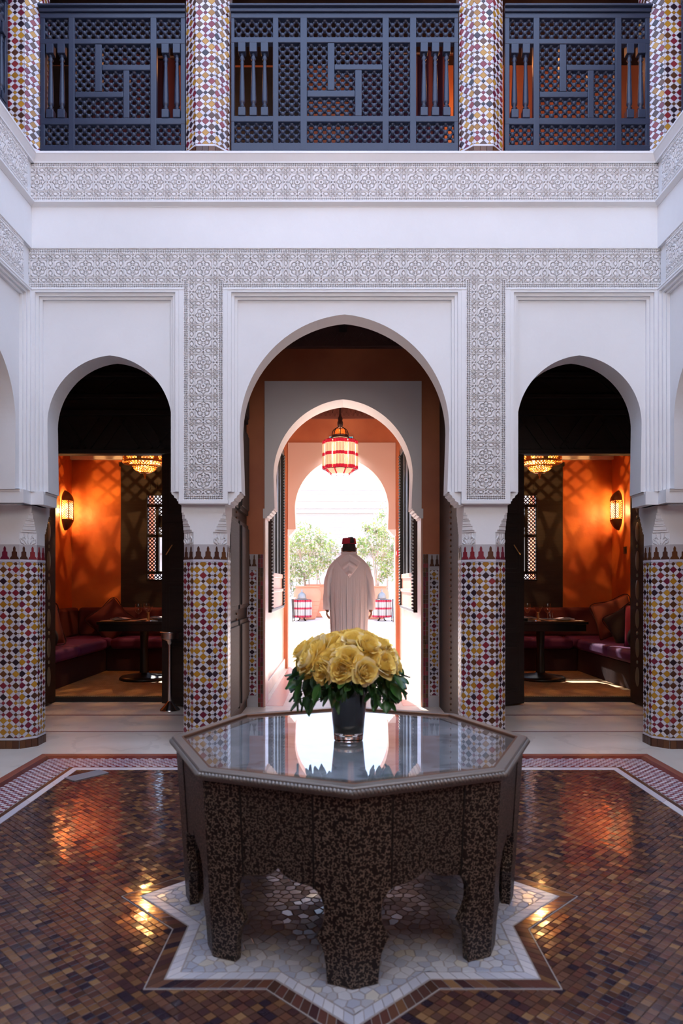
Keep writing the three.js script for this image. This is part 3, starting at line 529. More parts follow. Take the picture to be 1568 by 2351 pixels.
  // the star: union of two squares
  const RS = 0.837, inSq = (x, z, a, off) => { const c = cos(a), s = sin(a), p = c * x + s * z, q = -s * x + c * z; return RS * sqrt(0.5) + off - max(abs(p), abs(q)); };
  const inStar = (x, z, off = 0) => max(inSq(x, z, PI / 4, off), inSq(x, z, 0, off));          // > 0 inside
  // carpet of small tiles laid at 45 degrees
  const s = 0.031, q = s * sqrt(0.5), tiles = [];
  for (let i = -140; i <= 140; i++) for (let j = -140; j <= 140; j++) {
    const x = (i - j) * q, z = TZ + (i + j) * q + 0.01;
    if (abs(x) > CARX + 0.02 || z < CARB - 0.02 || z > CARF) continue;
    if (min(inStar(x + q, z - TZ, 0.06), inStar(x - q, z - TZ, 0.06), inStar(x, z - TZ + q, 0.06), inStar(x, z - TZ - q, 0.06)) > 0) continue;
    const d = -z, px = CX + (x - CAMX) * FOCAL / d, py = CY + EYE * FOCAL / d; const vis = px > -30 && px < W + 30 && py < H + 40 && d > 0.5;
    tiles.push({ x, z, d, vis, own: inStar(x, z - TZ, 0) > -0.03 });
  }
  const brownPal = [0x5f443b, 0x6e4d40, 0x50372f, 0x493133, 0x77553d, 0x623f38, 0x362a34, 0x8e6b4c, 0x583c36, 0x6a4739].map((c) => glaze(c, 0.07));
  const weight = () => { const k = r(); return k < 0.12 ? brownPal[6] : k < 0.155 ? brownPal[7] : brownPal[[0, 1, 2, 3, 4, 5, 8, 9][(r() * 8) | 0]]; };
  tiles.sort((a, b) => (b.vis - a.vis) || a.d - b.d);
  const sq = (e) => [[-e, -e], [e, -e], [e, e], [-e, e]];
  const variants = [...Array(6)].map(() => join(tileGeo(sq(s / 2 - 0.0013), 0.0062, 0.0009).rotateZ(PI / 4).applyMatrix4(up)));
  const rest = [];
  const m4 = new THREE.Matrix4(), eu = () => new THREE.Euler((r() - 0.5) * 0.03, 0, (r() - 0.5) * 0.03);
  tiles.forEach((t, i) => {
    if (i < 300) { const o = part('mosaic_tile', variants[i % 6], weight(), floor, { raw: true, at: [t.x, -0.005, t.z] }); o.rotation.copy(eu()); } else rest.push(t);
  });
  const inst = new THREE.InstancedMesh(variants[0], glaze(0xffffff, 0.07), rest.length); inst.name = 'mosaic_tiles'; inst.userData.kind = 'stuff';
  rest.forEach((t, i) => { inst.setMatrixAt(i, m4.makeRotationFromEuler(eu()).setPosition(t.x, -0.005, t.z)); inst.setColorAt(i, weight().color); });
  floor.add(inst);
  // star: bed, row of brown tiles round it, white edge tiles, polygonal paving
  const star = new THREE.Group(); star.name = 'star'; star.position.set(0, 0, TZ); floor.add(star);
  const tip = (k, R) => [R * sin(k * PI / 4), R * cos(k * PI / 4)], notchR = RS * sqrt(0.5) / cos(PI / 8);
  const outline = (off) => { const R = RS + off * sqrt(2), n = (RS * sqrt(0.5) + off) / cos(PI / 8), P = []; for (let k = 0; k < 8; k++) { P.push(tip(k, R)); P.push(tip(k + 0.5, n)); } return P; };
  const slab = (off, y0, y1) => extr(poly(outline(off)), y1 - y0).rotateX(PI / 2).translate(0, y1, 0);
  part('star_bed', [slab(0.055, -0.03, 0.0036), slab(0.0, -0.03, 0.0037)], std(lin(0.33, 0.29, 0.28), 0.9), star);
  const rows = (off0, off1, len, name, mats, y, h) => {
    const A = outline(off0), B = outline(off1); let n = 0;
    for (let k = 0; k < 16; k++) { const a = A[k], b = A[(k + 1) % 16], c = B[k], d = B[(k + 1) % 16], L = Math.hypot(b[0] - a[0], b[1] - a[1]), m = Math.max(1, Math.round(L / len));
      for (let i = 0; i < m; i++) { const t0 = i / m + 0.0015 / L, t1 = (i + 1) / m - 0.0015 / L, P = [[lerp(a[0], b[0], t0), lerp(a[1], b[1], t0)], [lerp(a[0], b[0], t1), lerp(a[1], b[1], t1)], [lerp(c[0], d[0], t1), lerp(c[1], d[1], t1)], [lerp(c[0], d[0], t0), lerp(c[1], d[1], t0)]];
        part(name, flat(P, h, 0.0012, y), typeof mats === 'function' ? mats() : pick(r, mats), star); } }
  };
  rows(0.050, 0.004, 0.036, 'edge_tile', weight, 0, 0.0056);
  rows(-0.002, -0.038, 0.045, 'star_tile', [glaze(0xc6c8d4, 0.3), glaze(0xbcbfcd, 0.3), glaze(0xd0d0d8, 0.3)], 0, 0.0062);
  // polygonal paving: cells round scattered seeds, cut to the star
  const cell = 0.040, seeds = [];
  for (let i = -23; i <= 23; i++) for (let j = -25; j <= 25; j++) { const x = (i + (j & 1) * 0.5 + (r() - 0.5) * 0.62) * cell, z = (j * 0.9 + (r() - 0.5) * 0.62) * cell; seeds.push([x, z]); }
  const cells = [];
  for (const p of seeds) {
    if (inStar(p[0], p[1], -0.04) < -0.03) continue;
    const sqs = [PI / 4, 0].sort((a, b) => inSq(p[0], p[1], b, 0) - inSq(p[0], p[1], a, 0));
    let P = [[p[0] - 0.12, p[1] - 0.12], [p[0] + 0.12, p[1] - 0.12], [p[0] + 0.12, p[1] + 0.12], [p[0] - 0.12, p[1] + 0.12]];
    for (const o of seeds) { const dx = o[0] - p[0], dz = o[1] - p[1], dd = dx * dx + dz * dz; if (dd < 1e-9 || dd > 0.02) continue; P = clipHalf(P, dx, dz, (o[0] * o[0] + o[1] * o[1] - p[0] * p[0] - p[1] * p[1]) / 2); if (P.length < 3) break; }
    if (P.length >= 3) { const a = sqs[0], c = cos(a), sn = sin(a), e = RS * sqrt(0.5) - 0.041; for (const [u, v] of [[c, sn], [-c, -sn], [-sn, c], [sn, -c]]) if (P.length >= 3) P = clipHalf(P, u, v, e); }
    if (P.length < 3 || abs(polyArea(P)) < 1e-4) continue;
    if (polyArea(P) < 0) P.reverse(); P = insetPoly(P, 0.0018); if (polyArea(P) < 6e-5) continue;
    cells.push([P, p]);
  }
  cells.sort((a, b) => b[1][1] - a[1][1]);
  const stone = [0xbec3d0, 0xaeb4c6, 0xc8cad2, 0xb4b6c0, 0xc9c6bf].map((c) => glaze(c, 0.15)), left = [];
  cells.forEach(([P], i) => { const g = flat(P, 0.0064, 0.0015, 0, [(r() - 0.5) * 0.09, (r() - 0.5) * 0.09]), m = pick(r, stone); if (i < 300) part('paving_stone', g, m, star); else left.push(paint(g, m.color)); });
  if (left.length) part('paving_stones', left, std(0xffffff, 0.2, { vertexColors: true }), star, { stuff: true });
  // drain cover
  const dr = thing('drain_cover', 'grey metal drain cover set at a slant in the far left corner of the mosaic', 'drain', [-1.692, 0.002, -4.595], 0.89);
  part('plate', [bx(0.24, 0.006, 0.10, 0, 0.003, 0, 0.002)], std(lin(0.22, 0.24, 0.28), 0.5, { metalness: 0.1 }), dr);
  part('rim', [bx(0.252, 0.005, 0.006, 0, 0.003, 0.053), bx(0.252, 0.005, 0.006, 0, 0.003, -0.053), bx(0.006, 0.005, 0.112, 0.123, 0.003, 0), bx(0.006, 0.005, 0.112, -0.123, 0.003, 0)], std(lin(0.35, 0.36, 0.4), 0.5, { metalness: 0.2 }), dr);
}
// ------------------------------------------------------------------ octagonal table with vase, roses and greenery
function scrollTexture(size, seed, ground, line, metres, count) {
  const c = document.createElement('canvas'); c.width = c.height = size; const g = c.getContext('2d');
  g.fillStyle = ground; g.fillRect(0, 0, size, size); g.strokeStyle = line; g.fillStyle = line; g.lineCap = 'round';
  const n = count, step = size / n;
  for (let j = -1; j <= n; j++) for (let i = -1; i <= n; i++) { // a leaf with a curled tendril in every cell, turned at random
    const q = rng(seed + ((i + n) % n) * 131 + ((j + n) % n) * 7919), x = (i + 0.5 + (q() - 0.5) * 0.7) * step, y = (j + 0.5 + (q() - 0.5) * 0.7) * step, a = q() * 6.28, k = step * (0.8 + 0.35 * q()), dir = q() < 0.5 ? 1 : -1;
    g.save(); g.translate(x, y); g.rotate(a); g.lineWidth = step * 0.15;
    g.beginPath(); g.ellipse(k * 0.1, 0, k * 0.36, k * 0.14, 0, 0, 6.3); g.fill();
    g.beginPath(); g.arc(-k * 0.12, dir * k * 0.34, k * 0.36, -dir * 1.5, dir * 1.5, dir < 0); g.stroke();
    if (q() < 0.6) { g.beginPath(); g.ellipse(-k * 0.36, -dir * k * 0.22, k * 0.22, k * 0.1, dir * 0.9, 0, 6.3); g.fill(); }
    g.restore();
  }
  const map = new THREE.CanvasTexture(c); map.wrapS = map.wrapT = THREE.RepeatWrapping; map.colorSpace = THREE.SRGBColorSpace; map.repeat.set(1 / metres, 1 / metres);
  const bump = new THREE.CanvasTexture(c); bump.wrapS = bump.wrapT = THREE.RepeatWrapping; bump.repeat.set(1 / metres, 1 / metres);
  return [map, bump];
}
{
  const [map, bump] = scrollTexture(1024, 5, '#241c19', '#8d7d70', 0.30, 22), [map2, bump2] = scrollTexture(1024, 9, '#251d1a', '#83756a', 0.27, 24);
  const legM = std(0xffffff, 0.42, { map, bumpMap: bump, bumpScale: 0.002, metalness: 0.25 }), panM = std(0xffffff, 0.42, { map: map2, bumpMap: bump2, bumpScale: 0.002, metalness: 0.25 });
  const rimM = std(lin(0.25, 0.225, 0.21), 0.35, { metalness: 0.55, bumpMap: bump2, bumpScale: 0.0005 });
  const t = thing('octagonal_table', 'low octagonal table with embossed dark metal sides and a glass top on the white star', 'table', [0, 0.006, TZ]);
  const rad = (v) => lerp(0.652, 0.692, v / 0.6), L0 = 0.672 * sin(PI / 8);
  const wrap = (g, side) => { const p = g.attributes.position, a = (side + 0.5) * PI / 4, n = V(sin(a), 0, cos(a)), tg = V(cos(a), 0, -sin(a)); for (let i = 0; i < p.count; i++) { const u = p.getX(i) / L0, v = p.getY(i), w = p.getZ(i), R = rad(v), q = n.clone().multiplyScalar(R * cos(PI / 8) + w).addScaledVector(tg, u * R * sin(PI / 8)); p.setXYZ(i, q.x, v, q.z); } g.computeVertexNormals(); return g; };
  // leg half: e = distance from the corner
  const legHalf = (s) => { const P = [[0, 0], [0.088, 0], [0.091, 0.02], [0.094, 0.06], [0.1, 0.095], [0.112, 0.12], [0.127, 0.142], [0.119, 0.16], [0.108, 0.178], [0.1, 0.2], [0.097, 0.225], [0.099, 0.25], [0.107, 0.272], [0.121, 0.29], [0.129, 0.296], [0.129, 0.598], [0, 0.598]]; return extr(poly(P.map(([e, v]) => [s * (L0 - e), v])), 0.03, 0.003).translate(0, 0, -0.03); };
  const apron = () => { const A = [[0.132, 0.297], [0.15, 0.302], [0.18, 0.304], [0.208, 0.31], [0.232, 0.32], [0.248, 0.332]].map(([e, v]) => [L0 - e, v]); return extr(poly([[0, 0.343], ...A.slice().reverse(), [L0 - 0.132, 0.598], [-(L0 - 0.132), 0.598], ...A.map(([u, v]) => [-u, v])]), 0.026, 0.002).translate(0, 0, -0.029); };
  const sub = (g) => g; // faces are narrow enough to bend with the taper
  for (let k = 0; k < 8; k++) {
    part('leg', [wrap(sub(legHalf(1)), k - 1), wrap(sub(legHalf(-1)), k)], legM, t);
    part('apron', [wrap(apron(), k)], panM, t);
    part('seam_moulding', [1, -1].map((s) => wrap(span(s * (L0 - 0.128), s * (L0 - 0.134), 0.297, 0.598, -0.004, 0.0025, 0.001), k)), M.black, t);
  }
  const oct = (R) => [...Array(8).keys()].map((k) => [R * sin(k * PI / 4), R * cos(k * PI / 4)]);
  const holeRing = (R0, R1, y0, y1, bev) => { const s = poly(oct(R0)); if (R1 > 0) s.holes.push(new THREE.Path(oct(R1).reverse().map(([x, y]) => new THREE.Vector2(x, y)))); return extr(s, y1 - y0, bev).rotateX(PI / 2).translate(0, y1, 0); };
  part('frame', [holeRing(0.690, 0.55, 0.598, 0.612, 0), holeRing(0.712, 0.668, 0.606, 0.634, 0.004), holeRing(0.672, 0.6, 0.606, 0.628, 0)], rimM, t);
  part('inner_moulding', [holeRing(0.674, 0.664, 0.62, 0.637, 0.002)], M.copper, t);
  const beads = [], n = 42; for (let k = 0; k < 8; k++) { const a = oct(0.713)[k], b = oct(0.713)[(k + 1) % 8], ang = Math.atan2(-(b[1] - a[1]), b[0] - a[0]); for (let i = 0; i < n; i++) { const q = (i + 0.5) / n; beads.push(new THREE.SphereGeometry(1, 7, 5).scale(0.0085, 0.012, 0.0105).rotateX(0).rotateZ(0.55).rotateY(ang).translate(lerp(a[0], b[0], q), 0.62, lerp(a[1], b[1], q))); } }
  part('rope_edge', beads, rimM, t, { stuff: true });
  const slate = tex(512, (x, y) => { const v = at2(N1, x, y) - 0.5, k = at2(N2, x, y) - 0.5, l = abs(at2(N3, x + v * 160, y) - 0.5) < 0.018 ? -26 : 0; return [138 + v * 80 + k * 40 + l, 146 + v * 80 + k * 40 + l, 156 + v * 80 + k * 40 + l]; }, true, 1 / 0.7);
  const slabM = std(0xffffff, 0.5, { map: slate });
  for (let k = 0; k < 8; k++) { const a = oct(0.66)[k], b = oct(0.66)[(k + 1) % 8]; part('top_slab', tileGeo(insetPoly([[0, 0], [a[0], -a[1]], [b[0], -b[1]]].reverse(), 0.0015), 0.006, 0.001).rotateX(-PI / 2).translate(0, 0.618, 0), slabM, t); }
  part('top_bed', [holeRing(0.662, 0, 0.60, 0.6185, 0)], M.black, t);
  part('glass_top', [holeRing(0.664, 0, 0.629, 0.6295, 0)], phys(0xffffff, 0.015, { transmission: 1, thickness: 0, ior: 1.62 }), t, { label: 'clear glass sheet over slate wedges' });
  // vase
  const VY = 0.6365, v = thing('vase', 'tapered dark glass vase with a thick clear foot on the octagonal table', 'vase', [-0.005, VY, TZ + 0.03]);
  part('foot', [lathe([[0, 0], [0.054, 0], [0.0575, 0.004], [0.0585, 0.02], [0.0595, 0.034], [0.0, 0.034]], 40)], phys(0xffffff, 0.02, { transmission: 1, thickness: 0.1, ior: 1.5, attenuationColor: lin(0.8, 0.85, 0.9), attenuationDistance: 0.3 }), v, { label: 'thick clear glass foot' });
  part('body', [lathe([[0, 0.0345], [0.0597, 0.0345], [0.063, 0.07], [0.070, 0.14], [0.0775, 0.205], [0.082, 0.236], [0.0835, 0.238], [0.083, 0.24], [0.0795, 0.239], [0.075, 0.205], [0.068, 0.14], [0.058, 0.055], [0, 0.05]], 48)], phys(lin(0.012, 0.017, 0.016), 0.07, { clearcoat: 1, clearcoatRoughness: 0.03 }), v, { label: 'dark glass body' });
  part('water', [lathe([[0, 0.19], [0.072, 0.19]], 30)], std(lin(0.02, 0.03, 0.02), 0.1), v);
  // roses
  const petalM = [lin(1, 0.78, 0.22), lin(1, 0.82, 0.31), lin(1, 0.87, 0.55), lin(1, 0.73, 0.18)].map((c) => phys(c, 0.85, { transmission: 0.25, thickness: 0 }));
  const petal = (r0, h, wide, curl, seedy) => grid(8, 7, (a, b) => { // a across, b up; cup-shaped, rim rolled outwards
    const u = a * 2 - 1, top = b * (1 - 0.22 * u * u * (0.6 + 0.4 * b)), ang = u * wide * (0.55 + 0.45 * Math.sin(min(1, b * 1.3) * PI / 2));
    const R = r0 * (0.30 + 0.70 * Math.pow(Math.sin(min(1, top * 1.05) * PI / 2), 0.8)) + curl * Math.pow(top, 4) + 0.003 * Math.sin(u * 5 + seedy) * top; const y = h * (top - 0.28 * (curl / 0.02) * Math.pow(top, 6));
    return [Math.sin(ang) * R, y, Math.cos(ang) * R];
  });
  const makeRose = (seed, open) => {
    const r = rng(seed), root = new THREE.Group(), heart = [];
    let a = r() * 6; for (let i = 0; i < 11; i++) { a += 2.4; const R = 0.0045 + i * 0.0018 * open; heart.push(petal(R, 0.041 - i * 0.0004, 1.5, 0.0005 + i * 0.0003, i).rotateY(a)); }
    part('rose_heart', heart, petalM[0], root);
    for (let i = 0; i < 13; i++) { a += 2.4; const k = i / 12, R = (0.023 + 0.015 * k) * open, p = part('petal', petal(R, 0.040 - 0.010 * k, 0.98 - 0.2 * k, (0.004 + 0.011 * k) * open, i + seed).rotateY(a).translate(0, -0.0012 * i * k, 0), petalM[(r() * 4) | 0], root); p.rotation.set((r() - 0.5) * 0.1, 0, (r() - 0.5) * 0.1); }
    part('sepal', [lathe([[0, -0.012], [0.008, -0.01], [0.012, 0.0], [0.008, 0.01]], 10)], std(lin(0.04, 0.10, 0.025), 0.6), root);
    part('stem', [rod([0, -0.10, 0], [0, -0.008, 0], 0.003, 6)], std(lin(0.04, 0.09, 0.025), 0.6), root);
    return root;
  };
  const kinds = [makeRose(3, 1.0), makeRose(8, 1.12), makeRose(14, 0.9), makeRose(21, 1.05)];
  const rr = rng(31), spots = [[0, 0]]; for (const [th, n, o] of [[25, 5, 0.2], [48, 9, 0.5], [70, 12, 0.05], [88, 14, 0.3]]) for (let i = 0; i < n; i++) spots.push([th + (rr() - 0.5) * 9, (i / n) * 360 + o * 57 + (rr() - 0.5) * 10]);
  const rows = [[], [], [], []], GR = 'yellow roses massed in the dark vase';
  spots.forEach(([th, ph], i) => {
    const a = th * PI / 180, b = ph * PI / 180, k = 0.93 + 0.17 * rr(), rx = 0.166 * k, ryy = 0.098 * k, o = kinds[i % 4].clone(); o.name = numbered('rose'); scene.add(o);
    const nrm = V(sin(a) * sin(b) / rx, cos(a) / ryy, sin(a) * cos(b) / rx).normalize();
    o.position.set(rx * sin(a) * sin(b) - 0.006, VY + 0.293 + ryy * cos(a) + (rr() - 0.5) * 0.012, TZ + 0.03 + rx * sin(a) * cos(b));
    o.quaternion.setFromUnitVectors(V(0, 1, 0), nrm).multiply(new THREE.Quaternion().setFromAxisAngle(V(0, 1, 0), rr() * 6)).multiply(new THREE.Quaternion().setFromEuler(new THREE.Euler((rr() - 0.5) * 0.5, 0, (rr() - 0.5) * 0.5))); o.scale.setScalar(1.08 + rr() * 0.26);
    tag(o, i === 0 ? 'yellow rose on the very crown of the bouquet' : 'yellow rose on the far side of the bouquet, behind the front roses', 'rose', GR);
    const row = i === 0 ? -1 : i < 6 ? 0 : i < 15 ? 1 : i < 27 ? 2 : 3; if (row >= 0 && cos(b) > 0.12) rows[row].push(o);
  });
  const nth = ['leftmost', 'second from the left', 'third from the left', 'fourth from the left', 'fifth from the left', 'sixth from the left', 'seventh from the left', 'eighth from the left', 'ninth from the left'];
  rows.forEach((list, k) => list.sort((p, q) => p.position.x - q.position.x).forEach((o, i) => { o.userData.label = `yellow rose, ${nth[i]} in the bouquet's front, ${['row next to the crown', 'second row from the crown', 'row above the lowest', 'lowest row over the leaves'][k]}`; }));
  // greenery: a collar of leaves under the roses
  const leafG = [[0.062, 0.019, 0.25], [0.052, 0.0165, 0.5], [0.07, 0.017, -0.1]].map(([len, w, bend]) => join(grid(6, 10, (a, b) => { const u = a * 2 - 1, wd = w * Math.pow(Math.sin(PI * Math.pow(b, 0.8)), 0.9) + 0.0008; return [u * wd, 0.006 * u * u * 1.2 + bend * 0.05 * Math.sin(b * 1.6) * b, b * len + 0.0]; })));
  const leafM = [phys(lin(0.022, 0.085, 0.018), 0.32), phys(lin(0.04, 0.14, 0.03), 0.34), phys(lin(0.018, 0.06, 0.016), 0.3), phys(lin(0.07, 0.18, 0.05), 0.4)];
  const gr = thing('greenery', 'collar of glossy dark green leaves below the yellow roses', 'foliage', [-0.005, VY + 0.24, TZ + 0.03]);
  const twigs = [], lr = rng(9);
  for (let i = 0; i < 235; i++) {
    const b = (i / 235) * PI * 2 * 5 + lr() * 0.5, lay = i % 5, R = 0.08 + (0.098 + 0.035 * abs(sin(b))) * Math.sqrt(lr()), y = 0.062 - lay * 0.024 - max(0, R - 0.12) * 0.35 + (lr() - 0.5) * 0.03;
    if (lay > 2 && abs(sin(b)) < 0.5 && lr() < 0.8) continue;
    const m = part('leaf', leafG[i % 3], leafM[(lr() * 4) | 0], gr, { raw: true, at: [sin(b) * R, y, cos(b) * R] });
    m.rotation.set(0, 0, 0); m.rotateY(b + (lr() - 0.5) * 2.6); m.rotateX(0.95 - lay * 0.1 + (lr() - 0.4) * 1.1 + lay * 0.22); m.rotateZ((lr() - 0.5) * 1.6); m.scale.setScalar(0.75 + lr() * 0.45);
    if (i % 2) twigs.push(rod([sin(b) * 0.04, -0.03, cos(b) * 0.04], [sin(b) * R, y, cos(b) * R], 0.0018, 5));
  }
  part('twig', twigs, std(lin(0.04, 0.06, 0.02), 0.7), gr);
}
// ------------------------------------------------------------------ balcony railings, curtains
const gx = (x) => (x - 778) * 5.52 / FOCAL, gy = (y) => EYE + (CY - y) * 5.52 / FOCAL;   // measured on the plane of the middle railing, 5.52 m off
{
  const D = 0.05;
  const beadG = new THREE.IcosahedronGeometry(0.0205, 1);
  function lattice(x0, x1, y0, y1) {
    const s = 0.0345, nx = Math.max(2, Math.round((x1 - x0) / s)), ny = Math.max(2, Math.round((y1 - y0) / s)), dx = (x1 - x0) / nx, dy = (y1 - y0) / ny, g = [], z = -0.035;
    for (let i = 0; i <= nx; i++) for (let j = 0; j <= ny; j++) if ((i + j) % 2 === 0) {
      const x = x0 + i * dx, y = y0 + j * dy; g.push(beadG.clone().translate(x, y, z));
      for (const q of [1, -1]) if (i < nx && j + q >= 0 && j + q <= ny) g.push(rod([x, y, z], [x + dx, y + q * dy, z], 0.0095, 5));
    }
    return g;
  }
  const balG = (h) => join([lathe([[0.001, 0.10 * h], [0.026, 0.115 * h], [0.015, 0.135 * h], [0.023, 0.15 * h], [0.012, 0.17 * h], [0.021, 0.195 * h], [0.023, 0.215 * h], [0.020, 0.42 * h], [0.013, 0.73 * h], [0.017, 0.745 * h], [0.011, 0.775 * h], [0.021, 0.80 * h], [0.012, 0.84 * h], [0.017, 0.862 * h]], 14), span(-0.029, 0.029, 0, 0.115 * h, -0.029, 0.029, 0.005), span(-0.029, 0.029, 0.87 * h, h, -0.029, 0.029, 0.004)]);
  function railing(label, wide, x0, x1, pos, turn) {
    const o = thing('balcony_railing', label, 'railing', pos, turn, null, 'thing'), mid = (x0 + x1) / 2;
    const rails = (ya, yb, a, b, z = 0) => span(gx(a), gx(b), gy(yb), gy(ya), -D + z, z, 0.006);
    const off = mid; const fix = (g) => g.translate(-gx(off), 0, 0);
    const R = (n, gs) => part(n, [].concat(gs).map(fix), M.navy, o);
    R('cap_rail', [rails(15, 20, x0 - 2, x1 + 2, 0.035), rails(20, 29, x0 - 1, x1 + 1, 0.015), rails(29, 41, x0, x1, 0)]);
    const RY = wide ? [[84, 97], [265, 279], [327, 352]] : [[88, 100], [270, 285], [332, 352]];
    for (const [a, b] of RY) R('rail', rails(a, b, x0, x1, -0.002));
    R('stile', [rails(29, 352, x0, x0 + (wide ? 8 : 11), -0.004)]); R('stile', [rails(29, 352, x1 - (wide ? 10 : 11), x1, -0.004)]);
    const cells = [], mull = [], bal = [];
    if (wide) {
      const b = x0 - 530; mull.push([626, 639], [689, 705], [878, 893], [941, 956]);
      for (const r of [[41, 84], [279, 327]]) cells.push([538, 626, ...r], [639, 689, ...r], [705, 878, ...r], [893, 941, ...r], [956, 1043, ...r]);
      cells.push([639, 689, 97, 265], [893, 941, 97, 265], [705, 752, 97, 206], [768, 878, 97, 146], [768, 815, 159, 206], [831, 878, 159, 265], [705, 815, 221, 265]);
      bal.push(555, 581, 607, 974, 1000, 1026);
      R('lattice_bar', rails(97, 206, 752, 768, -0.004)); R('lattice_bar', rails(146, 159, 768, 878, -0.005)); R('lattice_bar', rails(159, 265, 815, 831, -0.004)); R('lattice_bar', rails(206, 221, 705, 815, -0.005));
    } else {
      const q = x0 - 92; const S = (a) => a + q; mull.push([S(157.5), S(172)], [S(345.5), S(360)]);
      for (const r of [[41, 88], [285, 332]]) cells.push([S(103), S(157.5), ...r], [S(172), S(345.5), ...r], [S(360), S(414), ...r]);
      cells.push([S(172), S(218), 100, 209], [S(234), S(345.5), 100, 147], [S(234), S(283), 160, 209], [S(297), S(345.5), 160, 270], [S(172), S(283), 222, 270]);
      bal.push(S(115), S(141), S(380), S(406));
      R('lattice_bar', rails(100, 209, S(218), S(234), -0.004)); R('lattice_bar', rails(147, 160, S(234), S(345.5), -0.005)); R('lattice_bar', rails(160, 270, S(283), S(297), -0.004)); R('lattice_bar', rails(209, 222, S(172), S(283), -0.005));
    }
    for (const [a, b] of mull) R('stile', rails(29, 345, a, b, -0.001));
    for (const [a, b, ya, yb] of cells) R('lattice_panel', lattice(gx(a) - 0.004, gx(b) + 0.004, gy(yb) - 0.004, gy(ya) + 0.004));
    const y0 = gy(wide ? 265 : 270), y1 = gy(wide ? 97 : 100), g = balG(y1 - y0);
    for (const x of bal) part('baluster', g, M.navy, o, { raw: true, at: [gx(x) - gx(off), y0, -0.025] });
    return o;
  }
  const rx = (x) => gx(x) + CAMX;
  railing('widest dark blue lattice railing, between the two middle gallery columns', true, 530, 1053, [rx(791.5), 0, -5.52], 0);
  const L = railing('dark blue lattice railing facing the camera, left of the middle gallery columns', false, 91, 425, [rx(258), 0, -5.52], 0);
  const put = (x, z, turn, label) => { const c = L.clone(); c.name = numbered('balcony_railing'); scene.add(c); c.position.set(x, 0, z); c.rotation.y = turn; c.userData = { ...L.userData, label }; };
  put(rx(1326.5), -5.52, 0, 'dark blue lattice railing facing the camera, right of the middle gallery columns');
  put(-2.584, -4.83, PI / 2, 'sliver of dark blue railing beside the left corner gallery column');
  put(2.584, -4.83, -PI / 2, 'sliver of dark blue railing beside the right corner gallery column');
  const cl = std(lin(0.055, 0.012, 0.035), 0.9);
  const curtain = (x, w, z, mat, label) => { const o = thing('curtain', label, 'curtain', [x, 4.6, z], 0, null, 'thing'); part('cloth', [grid(90, 2, (a, b) => [(a - 0.5) * w, b * 2.1, 0.045 * sin(a * w * 42)]), grid(90, 2, (a, b) => [(a - 0.5) * w, b * 2.1, 0.045 * sin(a * w * 42) - 0.012])], mat, o); part('curtain_rod', [rod([-w / 2 - 0.1, 2.1, 0], [w / 2 + 0.1, 2.1, 0], 0.018, 8)], M.copper, o); };
  curtain(0.56, 0.95, -7.2, cl, 'dark purple curtain hanging behind the middle balcony railing');
  curtain(-2.15, 0.9, -7.25, std(lin(0.07, 0.014, 0.022), 0.9), 'dark maroon curtain hanging behind the left balcony railing');
  // two brass gallery lanterns that tint the gallery orange
  const gl = (x, z, k, label) => { const o = thing('gallery_lantern', label, 'lantern', [x, 6.2, z]); part('shade', [lathe([[0.02, 0.34], [0.06, 0.3], [0.13, 0.24]], 8), lathe([[0.13, 0.02], [0.1, 0], [0.02, -0.05]], 8), ...[...Array(8).keys()].map((i) => rod([0.13 * cos(i * PI / 4), 0.02, 0.13 * sin(i * PI / 4)], [0.13 * cos(i * PI / 4), 0.24, 0.13 * sin(i * PI / 4)], 0.006))], M.brass, o); part('bulb', [ball(0.04, 0, 0.13, 0)], new THREE.MeshStandardMaterial({ color: 0x000000, emissive: lin(1, 0.55, 0.2), emissiveIntensity: 1 }), o); part('chain', [rod([0, 0.33, 0], [0, 0.6, 0], 0.006)], M.brass, o);
    const p = new THREE.PointLight(lin(1, 0.42, 0.13), k, 0, 2); p.position.set(x, 6.33, z); p.castShadow = true; scene.add(p); };
  gl(1.36, -6.9, 0.35, 'small brass gallery lantern behind the right upper column'); gl(-1.33, -6.9, 0.12, 'small brass gallery lantern behind the left upper column');
}
// ------------------------------------------------------------------ the man in the hall, seen from behind
const smin = (a, b, k) => { const h = clamp(0.5 + 0.5 * (b - a) / k, 0, 1); return lerp(b, a, h) - k * h * (1 - h); };
function bone(a, b, ra, rb) { const ab = [b[0] - a[0], b[1] - a[1], b[2] - a[2]], L2 = ab[0] ** 2 + ab[1] ** 2 + ab[2] ** 2 || 1e-9; return (x, y, z) => { const t = clamp(((x - a[0]) * ab[0] + (y - a[1]) * ab[1] + (z - a[2]) * ab[2]) / L2, 0, 1); return Math.hypot(x - a[0] - ab[0] * t, y - a[1] - ab[1] * t, z - a[2] - ab[2] * t) - lerp(ra, rb, t); }; }
function meshField(f, c, half, res) { // marching cubes over a cube of half size `half` round c
  const mc = new MarchingCubes(res, M.black, false, false, 400000), h = res / 2; mc.isolation = 0;
  for (let k = 0; k < res; k++) for (let j = 0; j < res; j++) for (let i = 0; i < res; i++) mc.field[i + j * res + k * res * res] = -f(c[0] + (i - h) / h * half, c[1] + (j - h) / h * half, c[2] + (k - h) / h * half);
  mc.update(); const n = mc.count, p = mc.positionArray.slice(0, n * 3), q = mc.normalArray.slice(0, n * 3);
  for (let i = 0; i < n; i++) { p[i * 3] = p[i * 3] * half + c[0]; p[i * 3 + 1] = p[i * 3 + 1] * half + c[1]; p[i * 3 + 2] = p[i * 3 + 2] * half + c[2]; }
  const g = new THREE.BufferGeometry(); g.setAttribute('position', new THREE.BufferAttribute(p, 3)); g.setAttribute('normal', new THREE.BufferAttribute(q, 3)); return g;
}
